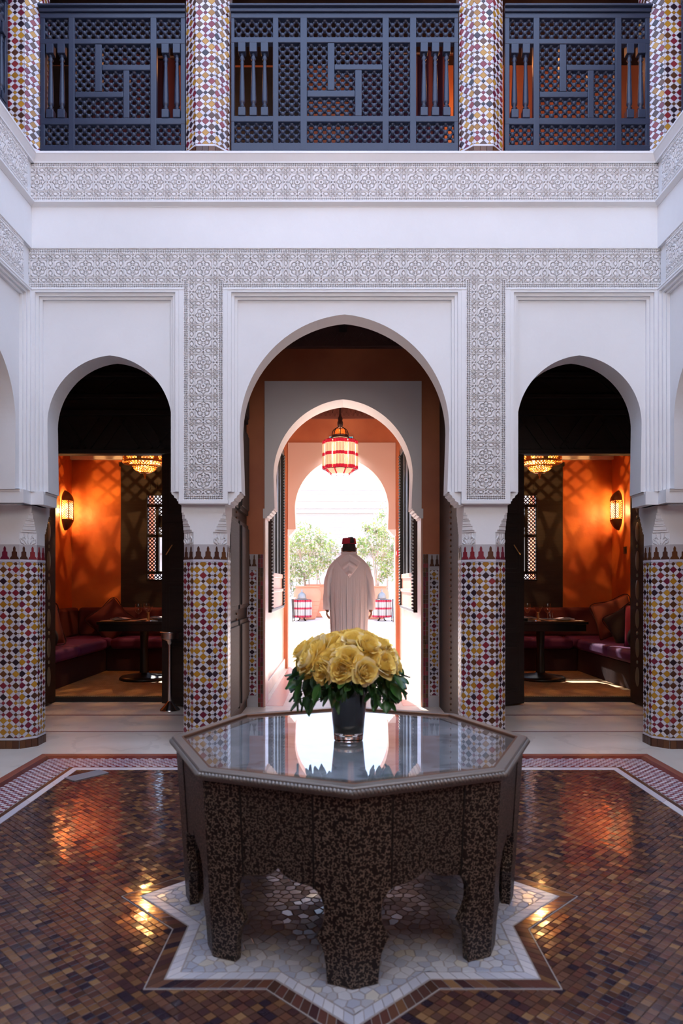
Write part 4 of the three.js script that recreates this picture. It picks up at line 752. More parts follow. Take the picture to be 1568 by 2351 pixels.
{
  const o = thing('person', 'man seen from behind in a white hooded robe and red felt hat', 'person', [0.083, 0, -8.7]);
  const blend = (fs, k) => (x, y, z) => { let d = 9; for (const f of fs) d = smin(d, f(x, y, z), k); return d; };
  // he faces the garden: front is -z
  const B = [bone([-0.05, 0.96, 0], [-0.05, 1.40, 0.0], 0.105, 0.105), bone([0.05, 0.96, 0], [0.05, 1.40, 0], 0.105, 0.105), bone([-0.15, 1.465, 0], [0.15, 1.465, 0], 0.062, 0.062), bone([0, 1.45, 0.01], [0, 1.60, -0.005], 0.07, 0.062)];
  for (const s of [-1, 1]) B.push(bone([s * 0.18, 1.46, 0], [s * 0.262, 1.20, 0.015], 0.045, 0.036), bone([s * 0.262, 1.20, 0.015], [s * 0.27, 0.985, -0.015], 0.034, 0.026), bone([s * 0.1, 0.95, 0], [s * 0.105, 0.50, -0.01 - s * 0.03], 0.095, 0.062), bone([s * 0.105, 0.50, -0.01 - s * 0.03], [s * 0.11, 0.09, 0.03 - s * 0.05], 0.06, 0.04), bone([s * 0.11, 0.06, 0.05 - s * 0.05], [s * 0.125, 0.035, -0.14 - s * 0.05], 0.04, 0.034));
  const body = meshField(blend(B, 0.03), [0, 0.84, 0], 0.86, 120);
  const H0 = [0, 1.685, -0.015];
  const skull = (x, y, z) => { const dx = x / 0.077, dy = (y - 1.70) / 0.112, dz = (z - H0[2]) / 0.097; return (Math.hypot(dx, dy, dz) - 1) * 0.08; };
  const Hs = [skull, bone([0, 1.62, -0.06], [0, 1.585, -0.085], 0.055, 0.032), bone([0, 1.69, -0.105], [0, 1.66, -0.122], 0.012, 0.017), bone([-0.045, 1.655, -0.075], [-0.03, 1.60, -0.07], 0.03, 0.03), bone([0.045, 1.655, -0.075], [0.03, 1.60, -0.07], 0.03, 0.03), bone([-0.022, 1.625, -0.106], [0.022, 1.625, -0.106], 0.009, 0.009), bone([0, 1.50, 0.0], [0, 1.62, 0.0], 0.064, 0.06), bone([-0.03, 1.705, -0.098], [0.03, 1.705, -0.098], 0.014, 0.014)];
  const headF = blend(Hs, 0.014), eye = (s) => bone([s * 0.031, 1.69, -0.108], [s * 0.031, 1.69, -0.1], 0.012, 0.012), e1 = eye(1), e2 = eye(-1), ears = [1, -1].map((s) => bone([s * 0.081, 1.70, -0.005], [s * 0.083, 1.662, -0.012], 0.016, 0.012));
  const head = meshField((x, y, z) => { let d = headF(x, y, z); d = max(d, -min(e1(x, y, z), e2(x, y, z)) * 1); d = smin(d, min(ears[0](x, y, z), ears[1](x, y, z)), 0.008); return d; }, [0, 1.66, 0], 0.17, 96);
  const hands = [1, -1].map((s) => {
    const w = [s * 0.268, 1.0, -0.02], P = (a, b, c) => [w[0] + s * a, w[1] - b, w[2] + c], F = [bone(P(0, 0, 0), P(0.004, 0.045, -0.005), 0.026, 0.03), bone(P(0.004, 0.05, 0.02), P(0.004, 0.075, 0.018), 0.016, 0.016), bone(P(0.004, 0.05, -0.025), P(0.004, 0.078, -0.022), 0.016, 0.016)], fs = [];
    [[-0.03, 0.082], [-0.011, 0.09], [0.009, 0.085], [0.027, 0.068]].forEach(([c, l], i) => { fs.push(bone(P(0.006, 0.078, c), P(0.008, 0.078 + l * 0.45, c), 0.0095, 0.009), bone(P(0.008, 0.078 + l * 0.45, c), P(-0.006, 0.078 + l * 0.78, c), 0.009, 0.0082), bone(P(-0.006, 0.078 + l * 0.78, c), P(-0.022, 0.078 + l, c), 0.0082, 0.007)); });
    fs.push(bone(P(0, 0.02, -0.028), P(-0.006, 0.05, -0.052), 0.013, 0.011), bone(P(-0.006, 0.05, -0.052), P(-0.012, 0.082, -0.05), 0.0105, 0.0085));
    const palm = blend(F, 0.02); return meshField((x, y, z) => { let d = palm(x, y, z); for (const f of fs) d = smin(d, f(x, y, z), 0.004); return d; }, [w[0], w[1] - 0.085, w[2]], 0.115, 80);
  });
  part('body', [body, head, ...hands], std(lin(0.30, 0.15, 0.10), 0.55), o);
  // hair: a close cap under the hat
  part('hair', [meshField((x, y, z) => max(max((Math.hypot(x / 0.083, (y - 1.705) / 0.112, (z - H0[2] - 0.002) / 0.103) - 1) * 0.085, 1.668 - y + max(0, -(z + 0.01)) * 1.2), y - 1.78), [0, 1.71, 0], 0.13, 72)], std(lin(0.018, 0.016, 0.018), 0.8), o);
  const hat = part('hat', [lathe([[0.088, 0], [0.0895, 0.002], [0.086, 0.03], [0.080, 0.068], [0.077, 0.072], [0, 0.0735], ], 40), lathe([[0.084, 0.0], [0.088, 0.0]], 40)].map((g) => g.translate(0, 1.757, -0.012)), std(lin(0.34, 0.015, 0.045), 0.85), o, { label: 'red felt hat' });
  const tass = [ball(0.013, 0.0, 1.832, -0.012, 10)]; for (let i = 0; i < 26; i++) { const a = (i / 26 - 0.5) * 1.7 + 0.25; tass.push(tube([[0, 1.834, -0.01], [0.028 + a * 0.012, 1.838, 0.045], [0.03 + a * 0.022, 1.815, 0.08], [0.032 + a * 0.03, 1.764 + 0.01 * (i % 3), 0.084 + 0.004 * (i % 2)]], 0.0042, 10, 5)); }
  part('tassel', tass, std(lin(0.012, 0.012, 0.014), 0.7), hat);
  // robe
  const cloth = phys(lin(0.88, 0.91, 0.99), 0.92, { transmission: 0.25, thickness: 0, sheen: 1, sheenColor: lin(1, 1, 1), sheenRoughness: 0.7,  bumpMap: fineBump, bumpScale: 0.0005 });
  const rows = [[1.662, 0.066, 0.070], [1.645, 0.078, 0.080], [1.62, 0.105, 0.094], [1.585, 0.15, 0.11], [1.545, 0.195, 0.125], [1.50, 0.222, 0.138], [1.44, 0.236, 0.148], [1.35, 0.238, 0.152], [1.2, 0.232, 0.156], [1.05, 0.228, 0.162], [0.9, 0.224, 0.165], [0.7, 0.216, 0.168], [0.45, 0.214, 0.176], [0.2, 0.216, 0.186], [0.085, 0.218, 0.19]];
  const rowAt = (v) => { const f = v * (rows.length - 1), i = min(rows.length - 2, f | 0), t = f - i; return rows[i].map((q, k) => lerp(q, rows[i + 1][k], t)); };
  const fold = (a, y) => { const w = sstep(1.5, 0.9, y); return 1 + w * ((0.045 * sin(9 * a * 6.283 + 0.6 + 0.4 * sin(y * 2)) + 0.03 * sin(16 * 6.283 * a + 1.1 + 0.8 * sin(y * 3))) * (0.6 + 0.5 * sin(3 * 6.283 * a + 1)) + 0.005 * sin(31 * 6.283 * a + y * 1.5)) + sstep(1.6, 1.3, y) * 0.012 * sin(13 * 6.283 * a + 2); };
  const robeP = (a, v, off = 0) => { const [y, w, d] = rowAt(v), th = a * 2 * PI, k = fold(th, y), e = 0.82; const c = cos(th), s = sin(th), m = Math.pow(Math.pow(abs(c), 2 / e) + Math.pow(abs(s), 2 / e), -e / 2); return [c * m * w * k + c * off, y, s * m * d * k + s * off]; };
  const robe = part('robe', [grid(220, 70, (a, b) => robeP(a, 1 - b), true), grid(220, 70, (a, b) => robeP(1 - a, 1 - b, -0.006), true)], cloth, o, { label: 'white hooded robe' });
  for (const s of [-1, 1]) { // wide sleeves
    const C = new THREE.CatmullRomCurve3([V(s * 0.10, 1.548, 0), V(s * 0.185, 1.478, 0.003), V(s * 0.243, 1.33, 0.012), V(s * 0.266, 1.12, 0.002), V(s * 0.266, 0.945, -0.015)]);
    const ring = (off) => (a, b) => { const p = C.getPoint(b), th = a * 2 * PI, rx = lerp(0.058, 0.052, sstep(0, 0.45, b)) + 0.008 * sstep(0.7, 1, b), rz = lerp(0.105, 0.082, sstep(0, 0.5, b)) + 0.012 * sstep(0.7, 1, b), k = 1 + 0.07 * sin(5 * th + b * 9) * sstep(0.1, 0.5, b) + 0.05 * sin(b * 26 + 2 * th) * sstep(0.25, 0.5, b) * (1 - sstep(0.85, 1, b)); return [p.x + cos(th) * (rx * k + off), p.y + 0.02 * cos(th) * s * (1 - b), p.z + sin(th) * (rz * k + off)]; };
    part('sleeve', [grid(40, 40, ring(0), true), grid(40, 40, (a, b) => ring(-0.005)(1 - a, b), true)], cloth, robe);
  }
  // hood hanging down the back in folds to a point
  const robeAt = (y) => { for (let i = 0; i + 1 < rows.length; i++) if (y <= rows[i][0] && y >= rows[i + 1][0]) { const t = (rows[i][0] - y) / (rows[i][0] - rows[i + 1][0]); return [lerp(rows[i][1], rows[i + 1][1], t), lerp(rows[i][2], rows[i + 1][2], t)]; } return [0.066, 0.07]; };
  const hoodP = (off) => (a, b) => { const u = a * 2 - 1, y = 1.652 - b * 0.305, [w, d] = robeAt(y), hw = b < 0.3 ? lerp(0.068, 0.152, sstep(0, 1, b / 0.3)) : 0.152 * (1 - Math.pow((b - 0.3) / 0.7, 1.25)) + 0.002, x = u * min(hw, w * 0.93); const edge = 1 - u * u, roll = 0.030 * Math.pow(max(0, sin((b * 0.305 - abs(x) * 0.6) * 52 + 0.9)), 0.8) * (0.3 + 0.7 * edge) + 0.024 * Math.pow(edge, 0.4); return [x, y - 0.012 * (1 - edge) * b, d * sqrt(max(0.08, 1 - (x / w) ** 2)) + 0.004 + roll * sstep(0, 0.12, b) + off]; };
  part('hood', [grid(36, 48, hoodP(0)), grid(36, 48, (a, b) => hoodP(-0.03)(1 - a, b)), tube([[-0.075, 1.655, -0.03], [-0.085, 1.645, 0.03], [-0.05, 1.64, 0.082], [0, 1.638, 0.094], [0.05, 1.64, 0.082], [0.085, 1.645, 0.03], [0.075, 1.655, -0.03]], 0.017, 40, 10), tube([[0, 1.60, 0.125], [0, 1.5, 0.185], [0, 1.42, 0.19], [0, 1.35, 0.175]], 0.003, 20, 6)], cloth, robe);
  for (const s of [-1, 1]) part('seam', [tube([...Array(9).keys()].map((i) => { const v = lerp(0.42, 1, i / 8); return robeP(0.25 - s * 0.135, v, 0.002); }), 0.0035, 40, 5)], cloth, robe);
  for (const s of [-1, 1]) part('slipper', [mv(ball(1, 0, 0, 0, 16).scale(0.052, 0.03, 0.135), s * 0.118, 0.03, -0.05 - s * 0.05)], std(lin(0.55, 0.42, 0.12), 0.6), o);
}
// ------------------------------------------------------------------ dining rooms: banquettes, cushions, tables, tableware, lamps
const glow = (c, k) => new THREE.MeshStandardMaterial({ color: 0x000000, emissive: c, emissiveIntensity: k, side: THREE.DoubleSide });
function lampLight(c, k, x, y, z, rad = 0.6) { const p = new THREE.PointLight(c, k, 0, 2); p.position.set(x, y, z); p.castShadow = true; p.shadow.radius = rad; scene.add(p); return p; }
const velvet = phys(lin(0.105, 0.018, 0.12), 0.8, { sheen: 1, sheenColor: new THREE.Color().setRGB(0.5, 0.12, 0.35), sheenRoughness: 0.4 }), velvetDark = std(lin(0.035, 0.008, 0.014), 0.85), wine = phys(lin(0.085, 0.012, 0.016), 0.85, { sheen: 0.5, sheenColor: new THREE.Color().setRGB(0.4, 0.08, 0.08), sheenRoughness: 0.5 });
function pillowGeo(w, h, t) { return grid(20, 20, (a, b) => { const u = a * 2 - 1, v = b * 2 - 1, e = Math.pow(max(0, (1 - u ** 4) * (1 - v ** 4)), 0.55), k = 1 - 0.06 * (1 - u * u) * v * v - 0.06 * (1 - v * v) * u * u; return [u * w / 2 * k, v * h / 2 * k, e * t / 2]; }); }
const pillow2 = (w, h, t) => [pillowGeo(w, h, t), pillowGeo(w, h, t).rotateY(PI)];
const wineGlass = (() => [[[0.036, 0], [0.036, 0.002], [0.006, 0.006], [0.0035, 0.02], [0.0035, 0.085], [0.01, 0.095], [0.032, 0.118], [0.041, 0.145], [0.039, 0.18], [0.034, 0.205], [0.033, 0.205], [0.0375, 0.18], [0.0395, 0.145], [0.03, 0.12], [0.004, 0.098]]])();
const clear = phys(0xffffff, 0.03, { transmission: 1, thickness: 0, ior: 1.5 });
for (const s of [-1, 1]) {
  const side = s < 0 ? 'left' : 'right', X = (a) => s * a, F0 = 0.062;
  // banquette: base, seat cushions, back
  const b = thing('banquette', `L-shaped purple upholstered bench along the walls of the ${side} dining room`, 'sofa', [0, 0.062, 0]);
  part('base', [span(X(3.97), X(3.26), 0.0, 0.30, -10.35, -7.62, 0.01), span(X(3.26), X(1.2), 0.0, 0.30, -10.35, -9.72, 0.01)], velvetDark, b);
  for (const d of [[7.64, 8.55], [8.57, 9.60]]) part('seat_cushion', [span(X(3.96), X(3.2), 0.305, 0.45, -d[1], -d[0], 0.05)], velvet, b);
  for (const d of [[3.2, 2.45], [2.43, 1.22]]) part('seat_cushion', [span(X(d[0]), X(d[1]), 0.305, 0.45, -10.3, -9.66, 0.05)], velvet, b);
  part('corner_cushion', [span(X(3.96), X(3.22), 0.305, 0.45, -10.3, -9.62, 0.05)], velvet, b);
  part('backrest', [span(X(3.98), X(3.84), 0.44, 0.86, -10.3, -7.62, 0.05), span(X(3.84), X(1.2), 0.44, 0.86, -10.34, -10.20, 0.05)], wine, b);
  // cushions
  const cush = (name, label, w, h, t, mat, pos, rot, extra) => { const o = thing(name, label, 'cushion', pos, 0); o.rotation.set(...rot, 'YXZ'); part('cover', pillow2(w, h, t), mat, o); const e = []; for (let i = 0; i <= 40; i++) { const a = i / 40; } part('piping', [tube([[-w / 2, -h / 2, 0], [-w * 0.47, 0, 0], [-w / 2, h / 2, 0], [0, h * 0.47, 0], [w / 2, h / 2, 0], [w * 0.47, 0, 0], [w / 2, -h / 2, 0], [0, -h * 0.47, 0], [-w / 2, -h / 2, 0]], 0.006, 60, 5)], extra ?? velvetDark, o); return o; };
  const terr = phys(lin(0.20, 0.055, 0.035), 0.85, { sheen: 0.4 }), magenta = phys(lin(0.22, 0.012, 0.05), 0.8, { sheen: 0.8, sheenColor: new THREE.Color().setRGB(0.6, 0.1, 0.2) });
  if (s < 0) {
    cush('cushion', 'terracotta cushion with dark trim propped at the near end of the left banquette', 0.52, 0.5, 0.2, terr, [-3.58, 0.76, -8.35], [-0.25, 0.95, 0.1]);
    cush('cushion', 'large dark wine cushion pointing up behind the left dining table', 0.5, 0.5, 0.18, wine, [-3.28, 0.74, -9.98], [-0.35, 0.2, 0.72]);
  } else {
    cush('cushion', 'terracotta cushion propped against the back of the right banquette', 0.5, 0.5, 0.18, terr, [3.62, 0.82, -9.35], [-0.3, -0.6, 0.35]);
    cush('cushion', 'black cushion leaning on the terracotta cushion of the right banquette', 0.44, 0.44, 0.16, std(lin(0.02, 0.015, 0.02), 0.8), [3.60, 0.75, -8.92], [-0.3, -0.75, 0.6]);
    cush('cushion', 'plain magenta cushion at the near end of the right banquette', 0.5, 0.5, 0.2, magenta, [3.56, 0.78, -8.28], [-0.2, -0.95, 0.1]);
  }
  const bo = thing('bolster', `black round bolster cushion at the near end of the ${side} banquette`, 'cushion', [X(3.36), 0.645, -7.95], s * 1.2);
  part('roll', [lathe([[0, -0.24], [0.06, -0.245], [0.11, -0.23], [0.128, -0.2], [0.132, 0], [0.128, 0.2], [0.11, 0.23], [0.06, 0.245], [0, 0.24]], 28).rotateZ(PI / 2)], std(lin(0.014, 0.011, 0.014), 0.75), bo);
  part('button', [ball(0.02, 0.245, 0, 0, 10), ball(0.02, -0.245, 0, 0, 10)], magenta, bo);
  // table
  const t = thing('dining_table', `black square dining table on a round pedestal in the ${side} dining room`, 'table', [X(2.5), F0, -8.86]);
  part('top', [bx(0.9, 0.035, 0.9, 0, 0.73, 0, 0.005), bx(0.86, 0.085, 0.86, 0, 0.672, 0, 0.005)], phys(lin(0.013, 0.011, 0.012), 0.16), t);
  part('column', [lathe([[0.06, 0.05], [0.055, 0.1], [0.045, 0.4], [0.055, 0.6], [0.1, 0.63]], 24)], M.black, t);
  part('foot', [lathe([[0, 0], [0.30, 0], [0.305, 0.02], [0.28, 0.045], [0.1, 0.065], [0.05, 0.09]], 36)], M.black, t);
  const TY = F0 + 0.7475, at = (x, d) => [X(x), TY, -d];
  const wl = s < 0 ? 'left' : 'right';
  const settings = [[2.73, 8.66, 'nearest the banquette'], [2.36, 9.0, 'nearest the door jamb']];
  settings.forEach(([x, d, where]) => {
    const pm = thing('placemat', `tan woven placemat ${where} on the ${wl} dining table`, 'placemat', [X(x), TY, -d]); part('mat', [bx(0.42, 0.004, 0.3, 0, 0.002, 0, 0.001)], std(lin(0.42, 0.26, 0.10), 0.8, { bumpMap: fineBump, bumpScale: 0.001 }), pm);
    const pl = thing('plate', `white plate ${where} on the ${wl} dining table`, 'plate', [X(x), TY + 0.004, -d]); part('dish', [lathe([[0, 0.003], [0.07, 0.003], [0.085, 0.009], [0.125, 0.016], [0.127, 0.019], [0.085, 0.013], [0.07, 0.006], [0, 0.006]], 36)], phys(lin(0.72, 0.72, 0.74), 0.2), pl);
    const nk = thing('napkin', `folded white napkin on the plate ${where} of the ${wl} dining table`, 'napkin', [X(x), TY + 0.014, -d], s * 0.35); part('fold', [grid(10, 6, (a, b) => [(a - 0.5) * 0.2, 0.012 + 0.02 * sin(a * PI) * (0.6 + 0.4 * b), (b - 0.5) * 0.11]), bx(0.2, 0.01, 0.11, 0, 0.006, 0, 0.004)], std(lin(0.75, 0.73, 0.76), 0.8), nk);
  });
  const gl = s < 0 ? [[2.47, 8.5, 'nearest the camera'], [2.47, 8.86, 'behind the candle holder']] : [[2.33, 8.84, 'next to the door leaf'], [2.52, 8.62, 'next to the tumbler']];
  gl.forEach(([x, d, where]) => { const o = thing('wine_glass', `wine glass ${where} on the ${wl} dining table`, 'glass', at(x, d)); part('foot', [lathe([[0, 0], [0.037, 0], [0.037, 0.002], [0.006, 0.006], [0, 0.006]], 28)], clear, o); part('stem', [cyl(0.0035, 0.0035, 0.084, 0, 0.047, 0, 10)], clear, o); part('bowl', [lathe([[0.003, 0.088], [0.014, 0.097], [0.033, 0.118], [0.042, 0.147], [0.040, 0.182], [0.0345, 0.212]], 32)], clear, o); });
  const ch = thing('candle_holder', `flared glass bowl on a gilded stem on the ${wl} dining table`, 'candle holder', at(s < 0 ? 2.34 : 2.36, 8.47));
  part('foot', [lathe([[0, 0], [0.038, 0], [0.038, 0.006], [0.012, 0.012], [0.01, 0.03]], 24)], M.chrome, ch); part('stem', [lathe([[0.01, 0.012], [0.017, 0.05], [0.013, 0.085], [0.018, 0.112]], 16)], M.brass, ch); part('bowl', [lathe([[0.018, 0.112], [0.032, 0.135], [0.046, 0.163], [0.056, 0.185]], 28)], clear, ch);
  if (s > 0) { const o = thing('tumbler', 'straight clear tumbler in front of a wine glass on the right dining table', 'glass', at(2.5, 8.46)); part('cup', [lathe([[0, 0.004], [0.028, 0.004], [0.036, 0.11]], 28)], clear, o); part('bottom', [lathe([[0, 0], [0.029, 0], [0.029, 0.006], [0, 0.006]], 24)], clear, o); }
  const sb = thing('salt_box', `small black box on the ${wl} dining table`, 'box', at(2.2, 8.55), 0.2); part('box', [bx(0.09, 0.03, 0.07, 0, 0.015, 0, 0.003)], M.black, sb); part('lid', [bx(0.094, 0.008, 0.074, 0, 0.034, 0, 0.002)], M.black, sb);
  // wall lantern of pierced metal
  const wy = 2.30, wz = -10.1, wx = X(3.985), wlamp = thing('wall_lantern', `pierced metal wall lantern glowing on the side wall of the ${side} dining room`, 'lamp', [wx, wy, wz], -s * PI / 2);
  const half = (pts, n = 20) => new THREE.LatheGeometry(pts.map(([r, y]) => new THREE.Vector2(max(r, 1e-4), y)), n, -PI / 2, PI);
  part('dome', [half([[0.125, 0.155], [0.118, 0.2], [0.095, 0.245], [0.055, 0.285], [0.012, 0.31], [0, 0.315]])], M.copper, wlamp);
  part('cup', [half([[0, -0.27], [0.03, -0.26], [0.07, -0.225], [0.1, -0.18], [0.12, -0.135], [0.125, -0.11]])], M.copper, wlamp);
  const lat = []; const RR = 0.123; for (let i = 0; i <= 4; i++) { const a = i * PI / 4; lat.push(rod([RR * cos(a), -0.11, RR * sin(a)], [RR * cos(a), 0.155, RR * sin(a)], 0.006, 6)); }
  for (let f = 0; f < 4; f++) { const a0 = f * PI / 4, a1 = (f + 1) * PI / 4, p = (u, y) => [lerp(RR * cos(a0), RR * cos(a1), u), y, lerp(RR * sin(a0), RR * sin(a1), u)]; for (let j = 0; j < 8; j++) for (let i = 0; i < 3; i++) { const y0 = -0.11 + j * 0.0331, y1 = y0 + 0.0331, u0 = i / 3, u1 = (i + 1) / 3; lat.push(rod(p(u0, y0), p(u1, y1), 0.0036, 4), rod(p(u0, y1), p(u1, y0), 0.0036, 4)); } }
  part('pierced_panel', lat, M.copper, wlamp);
  part('bulb', [cyl(0.055, 0.055, 0.20, 0, 0.02, 0.062, 16)], glow(lin(1, 0.66, 0.30), 1.2), wlamp);
  lampLight(lin(1, 0.52, 0.18), 1.15, wx - s * 0.062, wy + 0.02, wz, 1.5);
  // pierced brass ceiling lamp
  const cx = X(2.5), cyy = 2.66, cz = -8.9, cl = thing('ceiling_lamp', `tiered pierced brass lamp hanging over the ${side} dining table`, 'lamp', [cx, cyy, cz]);
  const ringLat = (r0, y0, r1, y1, n, rr) => { const g = []; for (let i = 0; i < n; i++) { const a = i / n * 2 * PI, b = (i + 1) / n * 2 * PI; g.push(rod([r0 * cos(a), y0, r0 * sin(a)], [r1 * cos(b), y1, r1 * sin(b)], rr, 4), rod([r0 * cos(b), y0, r0 * sin(b)], [r1 * cos(a), y1, r1 * sin(a)], rr, 4)); } return g; };
  const hoop = (r, y, t) => new THREE.TorusGeometry(r, t, 6, 40).rotateX(PI / 2).translate(0, y, 0);
  part('bowl', [...ringLat(0.06, 0.01, 0.11, 0.035, 18, 0.0045), ...ringLat(0.11, 0.035, 0.14, 0.065, 22, 0.0045), ...ringLat(0.14, 0.065, 0.146, 0.09, 24, 0.0045), hoop(0.06, 0.01, 0.006), hoop(0.11, 0.035, 0.004), hoop(0.14, 0.065, 0.004), hoop(0.147, 0.09, 0.01), lathe([[0, 0], [0.06, 0.008]], 20)], M.brass, cl);
  part('dish', [...ringLat(0.148, 0.095, 0.265, 0.13, 34, 0.006), hoop(0.27, 0.133, 0.008)], M.brass, cl);
  const dr = [hoop(0.27, 0.145, 0.009), hoop(0.27, 0.295, 0.009)]; for (let i = 0; i < 8; i++) { const a = i / 8 * 2 * PI; dr.push(bx(0.06, 0.15, 0.006, 0, 0.22, 0.27).rotateY(a)); } dr.push(...[0, 1, 2, 3].flatMap((k) => ringLat(0.268, 0.145 + k * 0.0375, 0.268, 0.1825 + k * 0.0375, 44, 0.0048)));
  part('drum', dr, M.brass, cl); part('crown', [lathe([[0.27, 0.30], [0.2, 0.35], [0.08, 0.40], [0.03, 0.43]], 30), rod([0, 0.42, 0], [0, 0.49, 0], 0.012)], M.copper, cl);
  part('finial', [lathe([[0, -0.07], [0.01, -0.06], [0.006, -0.04], [0.016, -0.02], [0.02, 0.0]], 12)], M.brass, cl);
  part('bulb', [ball(0.045, 0, 0.06, 0, 14)], glow(lin(1, 0.54, 0.18), 0.36), cl); part('bulb', [ball(0.06, 0, 0.22, 0, 14)], glow(lin(1, 0.54, 0.18), 0.36), cl);
  lampLight(lin(1, 0.50, 0.17), 2.2, cx, cyy + 0.22, cz, 0.15); lampLight(lin(1, 0.42, 0.11), 0.12, cx, cyy + 0.06, cz, 0.15);
  if (s > 0) { const o = thing('light_switch', 'small black light switch on the orange wall below the right wall lantern', 'switch', [3.996, 1.74, -9.9], -PI / 2); part('plate', [bx(0.085, 0.10, 0.012, 0, 0, 0.006, 0.003)], M.black, o); part('rocker', [bx(0.035, 0.05, 0.008, 0, 0, 0.014, 0.002)], M.black, o); }
}
{ // chrome ashtray stand by the left column
  const o = thing('ashtray_stand', 'chrome standing ashtray with a slim pole beside the left tiled column', 'ashtray', [-1.722, 0, -6.98]);
  part('foot', [lathe([[0, 0], [0.098, 0], [0.1, 0.008], [0.095, 0.016], [0.03, 0.085], [0.02, 0.10], [0, 0.10]], 40)], M.chrome, o);
  part('pole', [cyl(0.021, 0.021, 0.60, 0, 0.39, 0, 24)], M.chrome, o);
  part('neck', [lathe([[0.021, 0.66], [0.03, 0.69], [0.07, 0.712], [0.07, 0.716]], 32)], M.chrome, o);
  part('bowl', [lathe([[0, 0.716], [0.082, 0.716], [0.086, 0.72], [0.086, 0.772], [0.082, 0.776]], 40)], std(lin(0.62, 0.56, 0.52), 0.3, { metalness: 1 }), o);
  part('lid', [lathe([[0.078, 0.776], [0.096, 0.778], [0.098, 0.784], [0.09, 0.788], [0.03, 0.792], [0, 0.792]], 40)], M.chrome, o);
}
